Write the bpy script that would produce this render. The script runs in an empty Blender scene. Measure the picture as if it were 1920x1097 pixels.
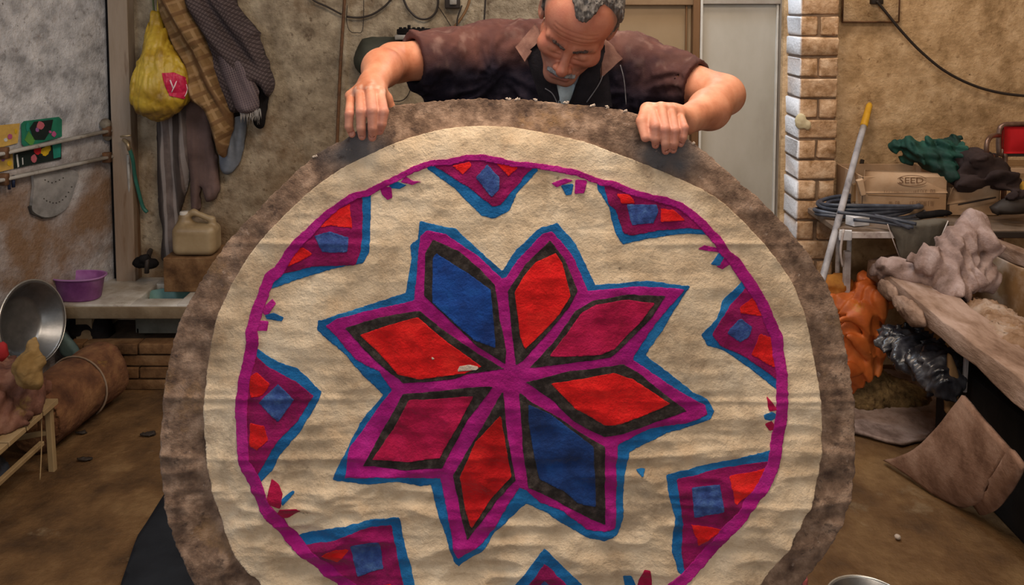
import bpy, bmesh, math, random
import numpy as np
from mathutils import Vector, Matrix
C = bpy.context.scene
COL = C.collection
pi = math.pi
# ------------------------------------------------------------------ camera, world, lights, exposure
TILT = math.radians(4); F = 1600.0; CX, CY = 960.0, 112.0; CAMZ = 1.45
cam = bpy.data.cameras.new('camera'); camo = bpy.data.objects.new('camera', cam); COL.objects.link(camo)
camo.location = (0, 0, CAMZ); camo.rotation_euler = (pi/2 - TILT, 0, 0)
cam.sensor_width = 36; cam.lens = 36*F/1920; cam.shift_y = (CY - 548.5)/1920; cam.clip_start = .05
C.camera = camo
C.view_settings.view_transform = 'Standard'; C.view_settings.look = 'None'
C.view_settings.gamma = 1; C.view_settings.use_curve_mapping = False
C.view_settings.exposure = 0.13
w = bpy.data.worlds.new('world'); C.world = w; w.use_nodes = True
w.node_tree.nodes['Background'].inputs[0].default_value = (.75, .85, 1, 1)
w.node_tree.nodes['Background'].inputs[1].default_value = .5
def area(name, loc, target, size, power, color, sy=None):
    l = bpy.data.lights.new(name, 'AREA'); l.energy = power; l.color = color; l.size = size
    if sy: l.shape = 'RECTANGLE'; l.size_y = sy
    o = bpy.data.objects.new(name, l); COL.objects.link(o); o.location = loc
    o.rotation_euler = (Vector(target) - Vector(loc)).to_track_quat('-Z', 'Y').to_euler(); return o
area('doorway_daylight', (.1, -1.9, 2.1), (0.1, 1.8, .8), 2.0, 38, (1, .93, .84), 1.6)
area('skylight', (.1, 1.55, 2.6), (.1, 1.75, 0), 1.2, 44, (1, .80, .62), .9)
area('side_window', (-2.3, .9, 2.1), (-1.5, 3.0, 1.0), .9, 13, (.72, .84, 1), .9)
area('back_skylight', (1.2, 2.75, 2.6), (1.2, 3.2, .6), .8, 13, (1, .83, .66), .4)
area('door_fill', (.45, 3.05, 2.45), (1.0, 3.3, 1.0), .22, 11, (.75, .87, 1), .3)  # lamp added for a bluish glow on the door panel's left edge

def P(px, py, Y):
    x = (px - CX)/F; yv = (CY - py)/F
    dy = math.cos(TILT) + yv*math.sin(TILT); dz = -math.sin(TILT) + yv*math.cos(TILT)
    k = Y/dy
    return (x*k, Y, CAMZ + dz*k)
def PZ(px, py, z):                      # point of height z seen at the pixel
    x = (px - CX)/F; yv = (CY - py)/F
    dy = math.cos(TILT) + yv*math.sin(TILT); dz = -math.sin(TILT) + yv*math.cos(TILT)
    k = (z - CAMZ)/dz
    return (x*k, dy*k, z)

# ------------------------------------------------------------------ noise
_T = np.random.RandomState(7).uniform(-1, 1, 64**3).astype(np.float32)
def vn(p, f=1.0, s=0):
    q = np.asarray(p, dtype=np.float32)*np.float32(f); q = q + np.float32((s*7.31) % 61)
    i = np.floor(q); t = q - i; t = t*t*(3 - 2*t); i = i.astype(np.int32)
    x0 = (i[:, 0] & 63) << 12; x1 = ((i[:, 0]+1) & 63) << 12; y0 = (i[:, 1] & 63) << 6; y1 = ((i[:, 1]+1) & 63) << 6; z0 = i[:, 2] & 63; z1 = (i[:, 2]+1) & 63
    tx, ty, tz = t[:, 0], t[:, 1], t[:, 2]; L = lambda a, b, k: a + (b-a)*k
    T = _T
    a = L(L(T[x0+y0+z0], T[x1+y0+z0], tx), L(T[x0+y1+z0], T[x1+y1+z0], tx), ty)
    b = L(L(T[x0+y0+z1], T[x1+y0+z1], tx), L(T[x0+y1+z1], T[x1+y1+z1], tx), ty)
    return L(a, b, tz).astype(np.float64)
def fbm(p, f=1.0, o=3, s=0):
    r = 0; a = 1; n = 0
    for k in range(o): r = r + a*vn(p, f*2**k, s + k*7); n += a; a *= .5
    return r/n
def ridge(p, f=1.0, s=0, o=2):
    r = 0; a = 1
    for k in range(o): r = r + a*(1 - np.abs(vn(p, f*2**k, s+k*5))*2); a *= .5
    return r/1.5
def crum(p, f=1.0, s=0, o=3):
    """sharp creases between slack pillows, as in crumpled cloth"""
    w_ = np.stack([vn(p, f*.7, s+51), vn(p, f*.7, s+52), vn(p, f*.7, s+53)], -1)*(.45/f); q = p + w_
    r = 0; a = 1; n = 0
    for k in range(o): r = r + a*np.abs(vn(q, f*1.9**k, s+k*5))**.62; n += a; a *= .52; q = q[:, [1, 2, 0]] + .37
    return r/n*1.5 - .35
def fac(p, f=1.0, s=0, o=5):
    """flat facets meeting in sharp ridges: stiff or wet cloth crumpled by hand"""
    r_ = np.random.RandomState(s+100); r = 0; n = 0; a = 1
    for k in range(o):
        d = r_.normal(size=3); d /= np.linalg.norm(d); t = p @ d*f + 1.1*vn(p, f*.45, s+k*3) + r_.rand(); t = np.abs((t % 1) - .5)*2
        r = r + a*t; n += a; a *= .78; f *= 1.38
    return (r/n - .5)*2.0
def sst(a, b, x):
    t = np.clip((x - a)/(b - a), 0, 1); return t*t*(3 - 2*t)

# ------------------------------------------------------------------ materials
def mat(name, cols, scale=8, detail=6, rough=.85, bump=.3, bscale=60, spots=None, attr=None, metal=0, spec=.3, stretch=None, stain=None, bdist=.004, sheen=0, mid=(.35, .65), trans=0, emis=None, daylit_side=None):
    m = bpy.data.materials.new(name); m.use_nodes = True; nt = m.node_tree; N = nt.nodes; L = nt.links
    b = N['Principled BSDF']; b.inputs['Roughness'].default_value = rough; b.inputs['Metallic'].default_value = metal
    b.inputs['Specular IOR Level'].default_value = spec
    if sheen: b.inputs['Sheen Weight'].default_value = sheen; b.inputs['Sheen Roughness'].default_value = .6
    if trans: b.inputs['Transmission Weight'].default_value = trans
    tc = N.new('ShaderNodeTexCoord'); vec = tc.outputs['Object']
    if stretch:
        mp = N.new('ShaderNodeMapping'); mp.inputs['Scale'].default_value = stretch; L.new(vec, mp.inputs['Vector']); vec = mp.outputs[0]
    def noise(sc, det=6, r=.6, seed=0):
        n = N.new('ShaderNodeTexNoise'); n.noise_dimensions = '4D'; n.inputs['W'].default_value = seed; n.inputs['Scale'].default_value = sc
        n.inputs['Detail'].default_value = det; n.inputs['Roughness'].default_value = r; L.new(vec, n.inputs['Vector']); return n.outputs['Fac']
    def ramp(fac, stops):
        r = N.new('ShaderNodeValToRGB'); e = r.color_ramp.elements
        while len(e) < len(stops): e.new(.5)
        for x, (p_, c_) in zip(e, stops): x.position = p_; x.color = (*c_, 1) if len(c_) == 3 else c_
        L.new(fac, r.inputs[0]); return r.outputs[0]
    def mix(f, a, c, mode='MIX'):
        x = N.new('ShaderNodeMix'); x.data_type = 'RGBA'; x.blend_type = mode
        for sock, v in ((x.inputs[0], f), (x.inputs[6], a), (x.inputs[7], c)):
            if hasattr(v, 'links'): L.new(v, sock)
            else: sock.default_value = v if isinstance(v, (int, float)) else (*v, 1)
        return x.outputs[2]
    n1 = noise(scale, detail, .62, hash(name) % 97 if False else len(name))
    if len(cols) == 1: col = mix(0.0, cols[0], cols[0])
    else:
        k = len(cols); stops = [(mid[0] + (mid[1]-mid[0])*i/(k-1), c_) for i, c_ in enumerate(cols)]
        col = ramp(n1, stops)
    if attr:                                  # vertex attribute colours
        for an, ac in attr:
            at = N.new('ShaderNodeAttribute'); at.attribute_name = an
            col = mix(at.outputs['Fac'], col, ac)
    for sp in (spots or []):                  # (colour, scale, threshold, strength, seed)
        f = ramp(noise(sp[1], 5, .7, sp[4]), [(sp[2], (0, 0, 0)), (min(sp[2]+.07, 1), (sp[3],)*3)])
        col = mix(f, col, sp[0])
    if stain:                                 # (colour, scale, z_top, z_bottom, strength): grime that rises from the ground
        g = N.new('ShaderNodeNewGeometry'); sx = N.new('ShaderNodeSeparateXYZ'); L.new(g.outputs['Position'], sx.inputs[0])
        mr = N.new('ShaderNodeMapRange'); mr.inputs[1].default_value = stain[2]; mr.inputs[2].default_value = stain[3]; L.new(sx.outputs[2], mr.inputs[0])
        f = ramp(noise(stain[1], 5, .6, 31), [(.33, (0, 0, 0)), (.62, (1, 1, 1))])
        mm = N.new('ShaderNodeMath'); mm.operation = 'MULTIPLY'; L.new(mr.outputs[0], mm.inputs[0]); L.new(f, mm.inputs[1])
        m2 = N.new('ShaderNodeMath'); m2.operation = 'MULTIPLY'; m2.inputs[1].default_value = stain[4]; L.new(mm.outputs[0], m2.inputs[0])
        col = mix(m2.outputs[0], col, stain[0])
    if daylit_side:                             # one side's white paint with daylight put into its colour: (x below which it is painted, colour)
        g = N.new('ShaderNodeNewGeometry'); sx = N.new('ShaderNodeSeparateXYZ'); L.new(g.outputs['Position'], sx.inputs[0])
        mr = N.new('ShaderNodeMapRange'); mr.inputs[1].default_value = daylit_side[0]+.004; mr.inputs[2].default_value = daylit_side[0]-.004
        L.new(sx.outputs[0], mr.inputs[0]); col = mix(mr.outputs[0], col, daylit_side[1])
    L.new(col, b.inputs['Base Color'])
    if bump:
        bp = N.new('ShaderNodeBump'); bp.inputs['Strength'].default_value = bump; bp.inputs['Distance'].default_value = bdist
        L.new(noise(bscale, 5, .65, 3.3), bp.inputs['Height']); L.new(bp.outputs[0], b.inputs['Normal'])
    if emis: b.inputs['Emission Color'].default_value = (*emis[0], 1); b.inputs['Emission Strength'].default_value = emis[1]
    return m

# ------------------------------------------------------------------ objects
ROOT = {}
def tag(o, label=None, cat=None, group=None, kind=None):
    if label: o['label'] = label
    if cat: o['category'] = cat
    if group: o['group'] = group
    if kind: o['kind'] = kind
    return o
def thing(name, label, cat, loc, group=None):
    o = bpy.data.objects.new(name, None); o.empty_display_size = .05; COL.objects.link(o); o.location = loc
    ROOT[o.name] = Vector(loc); return tag(o, label, cat, group)
def obj(name, v, f, m, parent=None, smooth=True, attrs=None, loc=None):
    v = np.asarray(v, dtype=np.float64)
    if parent is not None: o0 = ROOT[parent.name]
    elif loc is not None: o0 = Vector(loc)
    else: o0 = Vector((float(v[:, 0].mean()), float(v[:, 1].mean()), float(v[:, 2].min())))
    me = bpy.data.meshes.new(name)
    vv = v - np.array(o0)
    if isinstance(f, np.ndarray):
        k = f.shape[1]; me.vertices.add(len(vv)); me.vertices.foreach_set('co', vv.ravel())
        me.loops.add(f.size); me.loops.foreach_set('vertex_index', f.ravel().astype(np.int32))
        me.polygons.add(len(f)); me.polygons.foreach_set('loop_start', np.arange(0, f.size, k, dtype=np.int32))
        me.update(calc_edges=True); me.validate()
    else:
        me.from_pydata(vv.tolist(), [], f); me.update()
    if smooth: me.polygons.foreach_set('use_smooth', np.ones(len(me.polygons), dtype=bool))
    if attrs and len(me.vertices) == len(vv):
        for k, a in attrs.items():
            t = me.attributes.new(k, 'FLOAT', 'POINT'); t.data.foreach_set('value', np.asarray(a, dtype=np.float32))
    me.materials.append(m)
    o = bpy.data.objects.new(name, me); COL.objects.link(o); ROOT[o.name] = o0
    if parent is not None: o.parent = parent
    else: o.location = o0
    return o
class MB:
    def __init__(s): s.v = []; s.f = []
    def add(s, v, f):
        n = len(s.v); s.v += [tuple(map(float, p)) for p in v]; s.f += [tuple(int(i) + n for i in q) for q in f]; return s
    def box(s, lo, hi, R=None, c=None, jit=0, bev=0):
        bm = bmesh.new(); bmesh.ops.create_cube(bm, size=1)
        for q in bm.verts: q.co = Vector([(lo[i]+hi[i])/2 + q.co[i]*(hi[i]-lo[i]) for i in range(3)])
        if bev: bmesh.ops.bevel(bm, geom=bm.edges[:] , offset=bev, segments=2 if bev > .003 else 1, affect='EDGES', profile=.6)
        for q in bm.verts:
            if jit: q.co += Vector([random.uniform(-jit, jit) for _ in range(3)])
            if R is not None: q.co = R @ (q.co - Vector(c)) + Vector(c)
        bm.verts.index_update()
        s.add([q.co for q in bm.verts], [[q.index for q in f.verts] for f in bm.faces]); bm.free(); return s
    def beam(s, a, b, w, h, bev=.002):        # a squared bar from a to b
        a = Vector(a); b = Vector(b); L = (b-a).length
        q = (b-a).to_track_quat('Z', 'Y').to_matrix()
        m = MB().box((-w/2, -h/2, 0), (w/2, h/2, L), bev=bev)
        return s.add([q @ Vector(p) + a for p in m.v], m.f)
    def tube(s, pts, r, n=8, cap=True):
        pts = [Vector(p) for p in pts]; m = len(pts)
        rr = r if hasattr(r, '__len__') else [r]*m
        up = None; V = []; Fc = []
        for i in range(m):
            t = (pts[min(i+1, m-1)] - pts[max(i-1, 0)]).normalized()
            if up is None: up = t.orthogonal().normalized()
            up = (up - t*up.dot(t)).normalized(); sd = t.cross(up)
            for k in range(n): a = 2*pi*k/n; V.append(pts[i] + (up*math.cos(a) + sd*math.sin(a))*rr[i])
        for i in range(m-1):
            for k in range(n): Fc.append((i*n+k, i*n+(k+1) % n, (i+1)*n+(k+1) % n, (i+1)*n+k))
        if cap: Fc += [tuple(range(n))[::-1], tuple((m-1)*n+k for k in range(n))]
        return s.add(V, Fc)
    def lathe(s, prof, c=(0, 0, 0), R=None, n=40, sx=1, sy=1):
        V = []; Fc = []; c = Vector(c)
        for r, z in prof:
            for k in range(n):
                a = 2*pi*k/n; p = Vector((r*math.cos(a)*sx, r*math.sin(a)*sy, z)); V.append((R @ p if R else p) + c)
        for i in range(len(prof)-1):
            for k in range(n): Fc.append((i*n+k, i*n+(k+1) % n, (i+1)*n+(k+1) % n, (i+1)*n+k))
        return s.add(V, Fc)
    def obj(s, name, m, parent=None, smooth=False, loc=None): return obj(name, s.v, s.f, m, parent, smooth, None, loc)
def spline(pts, n=8):
    pts = [Vector(p) for p in pts]; out = []
    for i in range(len(pts)-1):
        p0 = pts[max(i-1, 0)]; p1 = pts[i]; p2 = pts[i+1]; p3 = pts[min(i+2, len(pts)-1)]
        for k in range(n):
            t = k/n; out.append(.5*((2*p1) + (p2-p0)*t + (2*p0-5*p1+4*p2-p3)*t*t + (3*p1-p0-3*p2+p3)*t**3))
    out.append(pts[-1]); return out

# ------------------------------------------------------------------ 2-D outlines on a plane
def psdf(poly, X, Y):
    poly = np.asarray(poly, float); px, py = poly[:, 0], poly[:, 1]; qx, qy = np.roll(px, -1), np.roll(py, -1)
    d = np.full(X.shape, 1e9); ins = np.zeros(X.shape, bool)
    for a, b, c, e in zip(px, py, qx, qy):
        ex, ey = c-a, e-b; wx, wy = X-a, Y-b; L2 = ex*ex+ey*ey
        if L2 < 1e-14: continue
        t = np.clip((wx*ex+wy*ey)/L2, 0, 1); d = np.minimum(d, (wx-ex*t)**2 + (wy-ey*t)**2)
        cnd = (b > Y) != (e > Y)
        if abs(ey) > 1e-12: ins ^= cnd & (X < ex*(Y-b)/ey + a)
    d = np.sqrt(d); return np.where(ins, -d, d)
def smooth_poly(poly, n=4):
    p = [Vector((a, b, 0)) for a, b in poly]; p = [p[-1]] + p + [p[0], p[1]]
    o = []
    for i in range(1, len(p)-2):
        for k in range(n):
            t = k/n; p0, p1, p2, p3 = p[i-1], p[i], p[i+1], p[i+2]
            q = .5*((2*p1) + (p2-p0)*t + (2*p0-5*p1+4*p2-p3)*t*t + (3*p1-p0-3*p2+p3)*t**3); o.append((q.x, q.y))
    return o
def clipgrid(D, x0, y0, res):
    """Marching-squares fill of D<0 with the exact contour. Returns 2-D verts, faces, boundary edges."""
    ny, nx = D.shape; V = []; Fc = []; key = {}
    def gv(i, j):
        k = (i, j)
        if k not in key: key[k] = len(V); V.append((x0+j*res, y0+i*res))
        return key[k]
    def ev(i, j, a, b):
        k = (i, j, a, b) if (i, j) < (a, b) else (a, b, i, j)
        if k not in key:
            d0, d1 = D[k[0], k[1]], D[k[2], k[3]]; t = d0/(d0-d1); t = min(max(t, .02), .98)
            key[k] = len(V); V.append((x0+(k[1]+(k[3]-k[1])*t)*res, y0+(k[0]+(k[2]-k[0])*t)*res))
        return key[k]
    In = D < 0; E = []
    c4 = In[:-1, :-1].astype(int)+In[1:, :-1]+In[:-1, 1:]+In[1:, 1:]
    for i, j in zip(*np.nonzero(c4)):
        cs = [(i, j), (i, j+1), (i+1, j+1), (i+1, j)]
        if c4[i, j] == 4: Fc.append(tuple(gv(*c) for c in cs)); continue
        poly = []; cut = []
        for k in range(4):
            a, b = cs[k], cs[(k+1) % 4]; ia, ib = In[a], In[b]
            if ia: poly.append(gv(*a))
            if ia != ib:
                e = ev(*a, *b); poly.append(e); cut.append((e, ia))
        if len(poly) >= 3: Fc.append(tuple(poly))
        if len(cut) == 2:
            (e1, o1), (e2, o2) = cut
            E.append((e1, e2) if o1 else (e2, e1))
        elif len(cut) == 4:
            for q in range(4):
                if cut[q][1]: E.append((cut[q][0], cut[(q+1) % 4][0]))
    return np.array(V).reshape(-1, 2), Fc, E

# ------------------------------------------------------------------ implicit surfaces (one continuous skin)
def smin(a, b, k):
    h = np.clip(.5 + .5*(b-a)/k, 0, 1); return b*(1-h) + a*h - k*h*(1-h)
def smax(a, b, k): return -smin(-a, -b, k)
def ell(p, c, r, R=None):
    q = p - np.asarray(c)
    if R is not None: q = q @ R
    r = np.asarray(r); k0 = np.linalg.norm(q/r, axis=1); k1 = np.linalg.norm(q/(r*r), axis=1)
    return k0*(k0-1)/np.maximum(k1, 1e-9)
def cone(p, a, b, ra, rb):
    a = np.asarray(a, float); b = np.asarray(b, float); ab = b-a
    t = np.clip(((p-a) @ ab)/max(ab @ ab, 1e-12), 0, 1)
    return np.linalg.norm(p - a - t[:, None]*ab, axis=1) - (ra + (rb-ra)*t)
def near(p, c, R, fn):
    """evaluate fn only inside the sphere it lives in; outside, the distance to the sphere"""
    r = np.linalg.norm(p - np.asarray(c), axis=1) - R; d = np.maximum(r, .04); m = r < .04
    if m.any(): d[m] = fn(p[m])
    return d
def surface(f, lo, hi, res, B=12, slack=1.35, newton=1):
    lo = np.asarray(lo, float); hi = np.asarray(hi, float); nb = np.ceil((hi-lo)/(res*B)).astype(int)
    g = np.stack(np.meshgrid(*[np.arange(n) for n in nb], indexing='ij'), -1).reshape(-1, 3)
    cen = lo + (g+.5)*B*res
    d = f(cen); act = g[np.abs(d) < B*res*.87*slack + .01]
    G = nb*B + 2
    cid = lambda c: (c[..., 0]*G[1] + c[..., 1])*G[2] + c[..., 2]
    loc = np.stack(np.meshgrid(*[np.arange(B+1)]*3, indexing='ij'), -1).reshape(-1, 3)
    ids = []; ps = []; quads = []
    corners = np.array([(a, b, c) for a in (0, 1) for b in (0, 1) for c in (0, 1)])
    for s0 in range(0, len(act), 60):
        A = act[s0:s0+60]; base = (A*B)[:, None, :] + loc[None]
        val = f((lo + base.reshape(-1, 3)*res)).reshape(len(A), B+1, B+1, B+1)
        ins = val < 0; c = [slice(0, B), slice(1, B+1)]
        cnt = sum(ins[:, c[a], c[b], c[e]].astype(np.int8) for a, b, e in corners)
        bi, i, j, k = np.nonzero((cnt > 0) & (cnt < 8))
        if len(bi) == 0: continue
        cell = A[bi]*B + np.stack([i, j, k], -1)
        acc = np.zeros((len(bi), 3)); n = np.zeros(len(bi))
        for ax in range(3):
            for o1 in (0, 1):
                for o2 in (0, 1):
                    q = [0, 0, 0]; oth = [x for x in range(3) if x != ax]; q[oth[0]] = o1; q[oth[1]] = o2
                    e = list(q); e[ax] = 1
                    v0 = val[bi, i+q[0], j+q[1], k+q[2]]; v1 = val[bi, i+e[0], j+e[1], k+e[2]]
                    cr = (v0 < 0) != (v1 < 0); t = np.where(cr, v0/np.where(cr, v0-v1, 1), 0)
                    pt = np.tile(np.array(q, float), (len(bi), 1)); pt[:, ax] = t
                    acc += pt*cr[:, None]; n += cr
        ids.append(cid(cell)); ps.append(lo + (cell + acc/n[:, None])*res)
        for ax in range(3):
            sl = [slice(0, B)]*3; s2 = list(sl); s2[ax] = slice(1, B+1)
            a_ = ins[:, sl[0], sl[1], sl[2]]; b_ = ins[:, s2[0], s2[1], s2[2]]
            bi, i, j, k = np.nonzero(a_ != b_)
            if len(bi) == 0: continue
            cc = A[bi]*B + np.stack([i, j, k], -1); u = (ax+1) % 3; v = (ax+2) % 3
            du = np.zeros(3, int); du[u] = 1; dv = np.zeros(3, int); dv[v] = 1
            q = np.stack([cid(cc-du-dv), cid(cc-dv), cid(cc), cid(cc-du)], -1)
            fl = ~a_[bi, i, j, k]; q[fl] = q[fl][:, ::-1]; quads.append(q)
    ids = np.concatenate(ids); ps = np.concatenate(ps); quads = np.concatenate(quads)
    o = np.argsort(ids); ids = ids[o]; ps = ps[o]
    idx = np.searchsorted(ids, quads); idx = np.minimum(idx, len(ids)-1); ok = (ids[idx] == quads).all(1)
    quads = idx[ok]
    for _ in range(newton):
        e = res*.3; fv = f(ps); gr = np.stack([f(ps+np.eye(3)[a]*e) - f(ps-np.eye(3)[a]*e) for a in range(3)], -1)/(2*e)
        st = fv/np.maximum((gr**2).sum(1), .25); st = np.clip(st, -res*.7, res*.7); ps = ps - gr*st[:, None]
    return ps, quads.astype(np.int32)

# a soft flat shape (garment, bag, sheet) from an outline: plane frame, thickness profile and folds
def soft(name, poly, Y, m, parent=None, thick=.03, edge=None, fold=None, res=.006, back=.006, smooth=True, lean=0, attrs=None, wob=.002, seed=0, rnd=True, floor_z=None):
    pts = [P(a, b, Y) for a, b in (smooth_poly(poly) if rnd else poly)]
    pl = np.array([(q[0], q[2]) for q in pts]); edge = edge or thick
    lo = pl.min(0) - res*2; hi = pl.max(0) + res*2
    nx, nz = ((hi-lo)/res).astype(int)+1
    X, Z = np.meshgrid(lo[0]+np.arange(nx)*res, lo[1]+np.arange(nz)*res)
    D = psdf(pl, X, Z)
    D = D + wob*vn(np.stack([X.ravel(), Z.ravel(), X.ravel()*0], -1), 40, seed).reshape(D.shape)
    V, Fc, E = clipgrid(D, lo[0], lo[1], res)
    d = -np.minimum(psdf(pl, V[:, 0], V[:, 1]), 0)
    t = np.clip(d/edge, 0, 1); prof = np.sqrt(np.clip(1-(1-t)**2, 0, 1))
    q3 = np.stack([V[:, 0], V[:, 1], np.zeros(len(V))], -1)
    fo = fold(q3)*np.clip(d/(edge*.6), 0, 1) if fold is not None else 0
    yf = Y - thick*prof - fo - lean*(V[:, 1]-lo[1]); yb = Y + back + 0*yf - lean*(V[:, 1]-lo[1])
    yf = np.minimum(yf, yb-.002)
    n = len(V)
    v3 = np.concatenate([np.stack([V[:, 0], yf, V[:, 1]], -1), np.stack([V[:, 0], yb, V[:, 1]], -1)])
    fs = [tuple(q) for q in Fc] + [tuple(i+n for i in q[::-1]) for q in Fc] + [(b, a, a+n, b+n) for a, b in E]
    if floor_z is not None: v3[:, 2] = np.maximum(v3[:, 2], floor_z)
    return obj(name, v3, fs, m, parent, smooth)
def blob(name, prims, m, parent=None, res=.008, k=.03, amp=.01, freq=18, seed=0, rid=.6, cut=None, stretch=(1, 1, 1), facet=True):
    """heap of cloth or the like: ellipsoids melted together and creased"""
    cs = np.array([c for c, r in prims]); rs = np.array([r for c, r in prims])
    lo = (cs-rs).min(0)-.03-amp; hi = (cs+rs).max(0)+.03+amp; st = np.array(stretch)
    def f(p):
        d = None
        for c, r in prims:
            e = ell(p, c, r); d = e if d is None else smin(d, e, k)
        d = d - amp*(rid*(fac(p*st, freq, seed) if facet else 1.25*crum(p*st, freq, seed)) + (1-rid)*fbm(p*st, freq*.6, 2, seed+3))
        if cut is not None: d = np.maximum(d, cut(p))
        return d
    v, q = surface(f, lo, hi, res, B=8, slack=1.8)
    return obj(name, v, q, m, parent)
# ================================================================== ROOM
YB = 3.39; ZC = 2.62
M = {}
M['floor'] = mat('earth_floor', [(.052, .026, .010), (.135, .070, .026), (.24, .142, .060)], 4.5, 14, .7, .9, 22, bdist=.012,
    spots=[((.26, .19, .11), 5, .62, .5, 2), ((.03, .018, .01), 9, .66, .8, 5), ((.36, .29, .2), 60, .72, .5, 7)], spec=.35, mid=(.36, .66))
M['wall_l'] = mat('plaster_grey_white', [(.26, .265, .28), (.48, .49, .52), (.66, .67, .70)], 14, 14, .9, .9, 45, bdist=.01,
    spots=[((.17, .155, .15), 34, .57, .5, 1), ((.06, .05, .045), 60, .62, .85, 4), ((.30, .19, .11), 3, .62, .5, 9)], stain=((.21, .11, .045), 3.2, 1.0, .72, .9))
M['wall_b'] = mat('plaster_tan', [(.16, .12, .08), (.30, .24, .165), (.45, .37, .26)], 13, 14, .9, .9, 50, bdist=.01,
    spots=[((.10, .065, .04), 28, .58, .7, 1), ((.055, .035, .022), 66, .63, .85, 4), ((.17, .105, .055), 4, .58, .55, 9)], stain=((.17, .085, .03), 3, 1.1, .5, .9))
M['wall_r'] = mat('plaster_peach', [(.30, .19, .09), (.50, .335, .18), (.66, .47, .28)], 12, 14, .9, .8, 50, bdist=.009,
    spots=[((.22, .125, .055), 26, .59, .7, 1), ((.10, .055, .025), 70, .635, .85, 4), ((.32, .19, .085), 4, .6, .5, 9)])
M['ceil'] = mat('ceiling_lime', [(.32, .29, .25), (.42, .39, .34)], 4)
M['brick'] = mat('limewashed_brick', [(.27, .145, .06), (.52, .33, .19), (.70, .50, .33)], 22, 12, .9, .9, 60, bdist=.006,
    spots=[((.26, .12, .05), 24, .6, .8, 6), ((.18, .10, .03), 9, .68, .7, 8)], daylit_side=(1.070, (.84, .88, .95)))
M['darkmortar'] = mat('damp_mortar', [(.03, .018, .01), (.08, .05, .03)], 20)  # plain dark tone for the core of the counter base
M['mortar'] = mat('dark_mortar', [(.16, .10, .06), (.28, .19, .12)], 20, daylit_side=(1.072, (.4, .42, .46)))
M['door'] = mat('door_white_paint', [(.30, .265, .21), (.40, .365, .30), (.47, .435, .37)], 2.2, 6, .42, .12, 20, spots=[((.30, .24, .17), 14, .66, .6, 3)], spec=.5, stretch=(1, 1, .5))
M['doortan'] = mat('door_tan_paint', [(.27, .185, .10), (.34, .24, .14)], 2.5, 6, .55, .1, 20)
M['brownwood'] = mat('brown_stained_wood', [(.12, .055, .02), (.22, .115, .05)], 9, 6, .6, .3, 60, stretch=(1, 1, .15))
M['greywood'] = mat('weathered_wood', [(.13, .09, .065), (.25, .19, .145), (.36, .29, .23)], 6, 8, .8, .5, 80, stretch=(1, 1, .12), spots=[((.12, .05, .02), 8, .6, .7, 3)])
M['postwood'] = mat('post_wood', [(.17, .125, .085), (.30, .235, .175), (.38, .31, .25)], 6, 8, .8, .5, 80, stretch=(1, 1, .15), spots=[((.10, .04, .015), 7, .57, .8, 3)], stain=((.15, .075, .03), 4, 1.0, .7, .8))
M['rust'] = mat('rusty_pipe', [(.07, .035, .018), (.17, .08, .035)], 30, 6, .7)
M['black'] = mat('black_rubber', [(.007, .006, .006), (.016, .014, .014)], 20, 4, .9, .2, spec=.08)
M['cable'] = mat('dark_cable', [(.03, .022, .018)], 20, 2, .6, 0)

def slab(name, lo, hi, m, parent=None): return MB().box(lo, hi).obj(name, m, parent)
def S(o): o['kind'] = 'structure'; return o
fl = S(slab('floor', (-3.4, -2.6, -.08), (3.0, 3.6, 0), M['floor']))
# uneven, trodden earth is a relief of its own
def floor_relief():
    xs = np.arange(-2.4, 2.38, .03); ys = np.arange(1.2, YB+.02, .03)
    X, Y = np.meshgrid(xs, ys); p = np.stack([X.ravel(), Y.ravel(), X.ravel()*0], -1)
    z = .004 + .004*fbm(p, 5, 3, 2) + .002*vn(p, 28, 3); n, m_ = len(xs), len(ys)
    i = np.arange(n*m_).reshape(m_, n); q = np.stack([i[:-1, :-1], i[:-1, 1:], i[1:, 1:], i[1:, :-1]], -1).reshape(-1, 4)
    ch = obj('trodden_earth', np.stack([X.ravel(), Y.ravel(), z], -1), q, M['floor'], fl)
floor_relief()
S(slab('ceiling', (-3.4, -2.6, ZC), (3.0, 3.6, ZC+.1), M['ceil']))
# left wall runs at a slant: from the corner (-1.594, 3.39) towards the camera and outwards
A = Vector((-1.594, YB, 0)); Bp = Vector((-3.2, YB - (3.2-1.594)/.332, 0))
def prism(name, pts, z0, z1, m, parent=None):
    n = len(pts); v = [(x, y, z0) for x, y in pts] + [(x, y, z1) for x, y in pts]
    f = [tuple(range(n))[::-1], tuple(range(n, 2*n))] + [(i, (i+1) % n, (i+1) % n+n, i+n) for i in range(n)]
    return obj(name, v, f, m, parent, False)
S(prism('wall_left', [(A.x, A.y), (Bp.x, Bp.y), (Bp.x-.15, Bp.y), (A.x-.15, A.y+.05)], 0, ZC, M['wall_l']))
S(slab('wall_side', (-3.5, -2.6, 0), (-3.2, Bp.y+.1, ZC), M['wall_l']))
XP = P(640, 100, YB)[0]
S(slab('wall_back', (-1.8, YB, 0), (P(1163, 100, 3.39)[0], YB+.15, ZC), M['wall_b']))
S(slab('wall_back_right', (1.05, 3.30, 0), (3.0, YB+.15, ZC), M['wall_r']))
S(slab('wall_right', (2.42, -2.6, 0), (2.6, 3.4, ZC), M['wall_r']))
# the wall behind the camera with a wide doorway
S(slab('wall_front', (-3.4, -2.75, 0), (-1.4, -2.6, ZC), M['wall_b'])); S(slab('wall_front', (1.8, -2.75, 0), (3.0, -2.6, ZC), M['wall_b']))
S(slab('wall_front', (-1.4, -2.75, 2.3), (1.8, -2.6, ZC), M['wall_b']))
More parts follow.
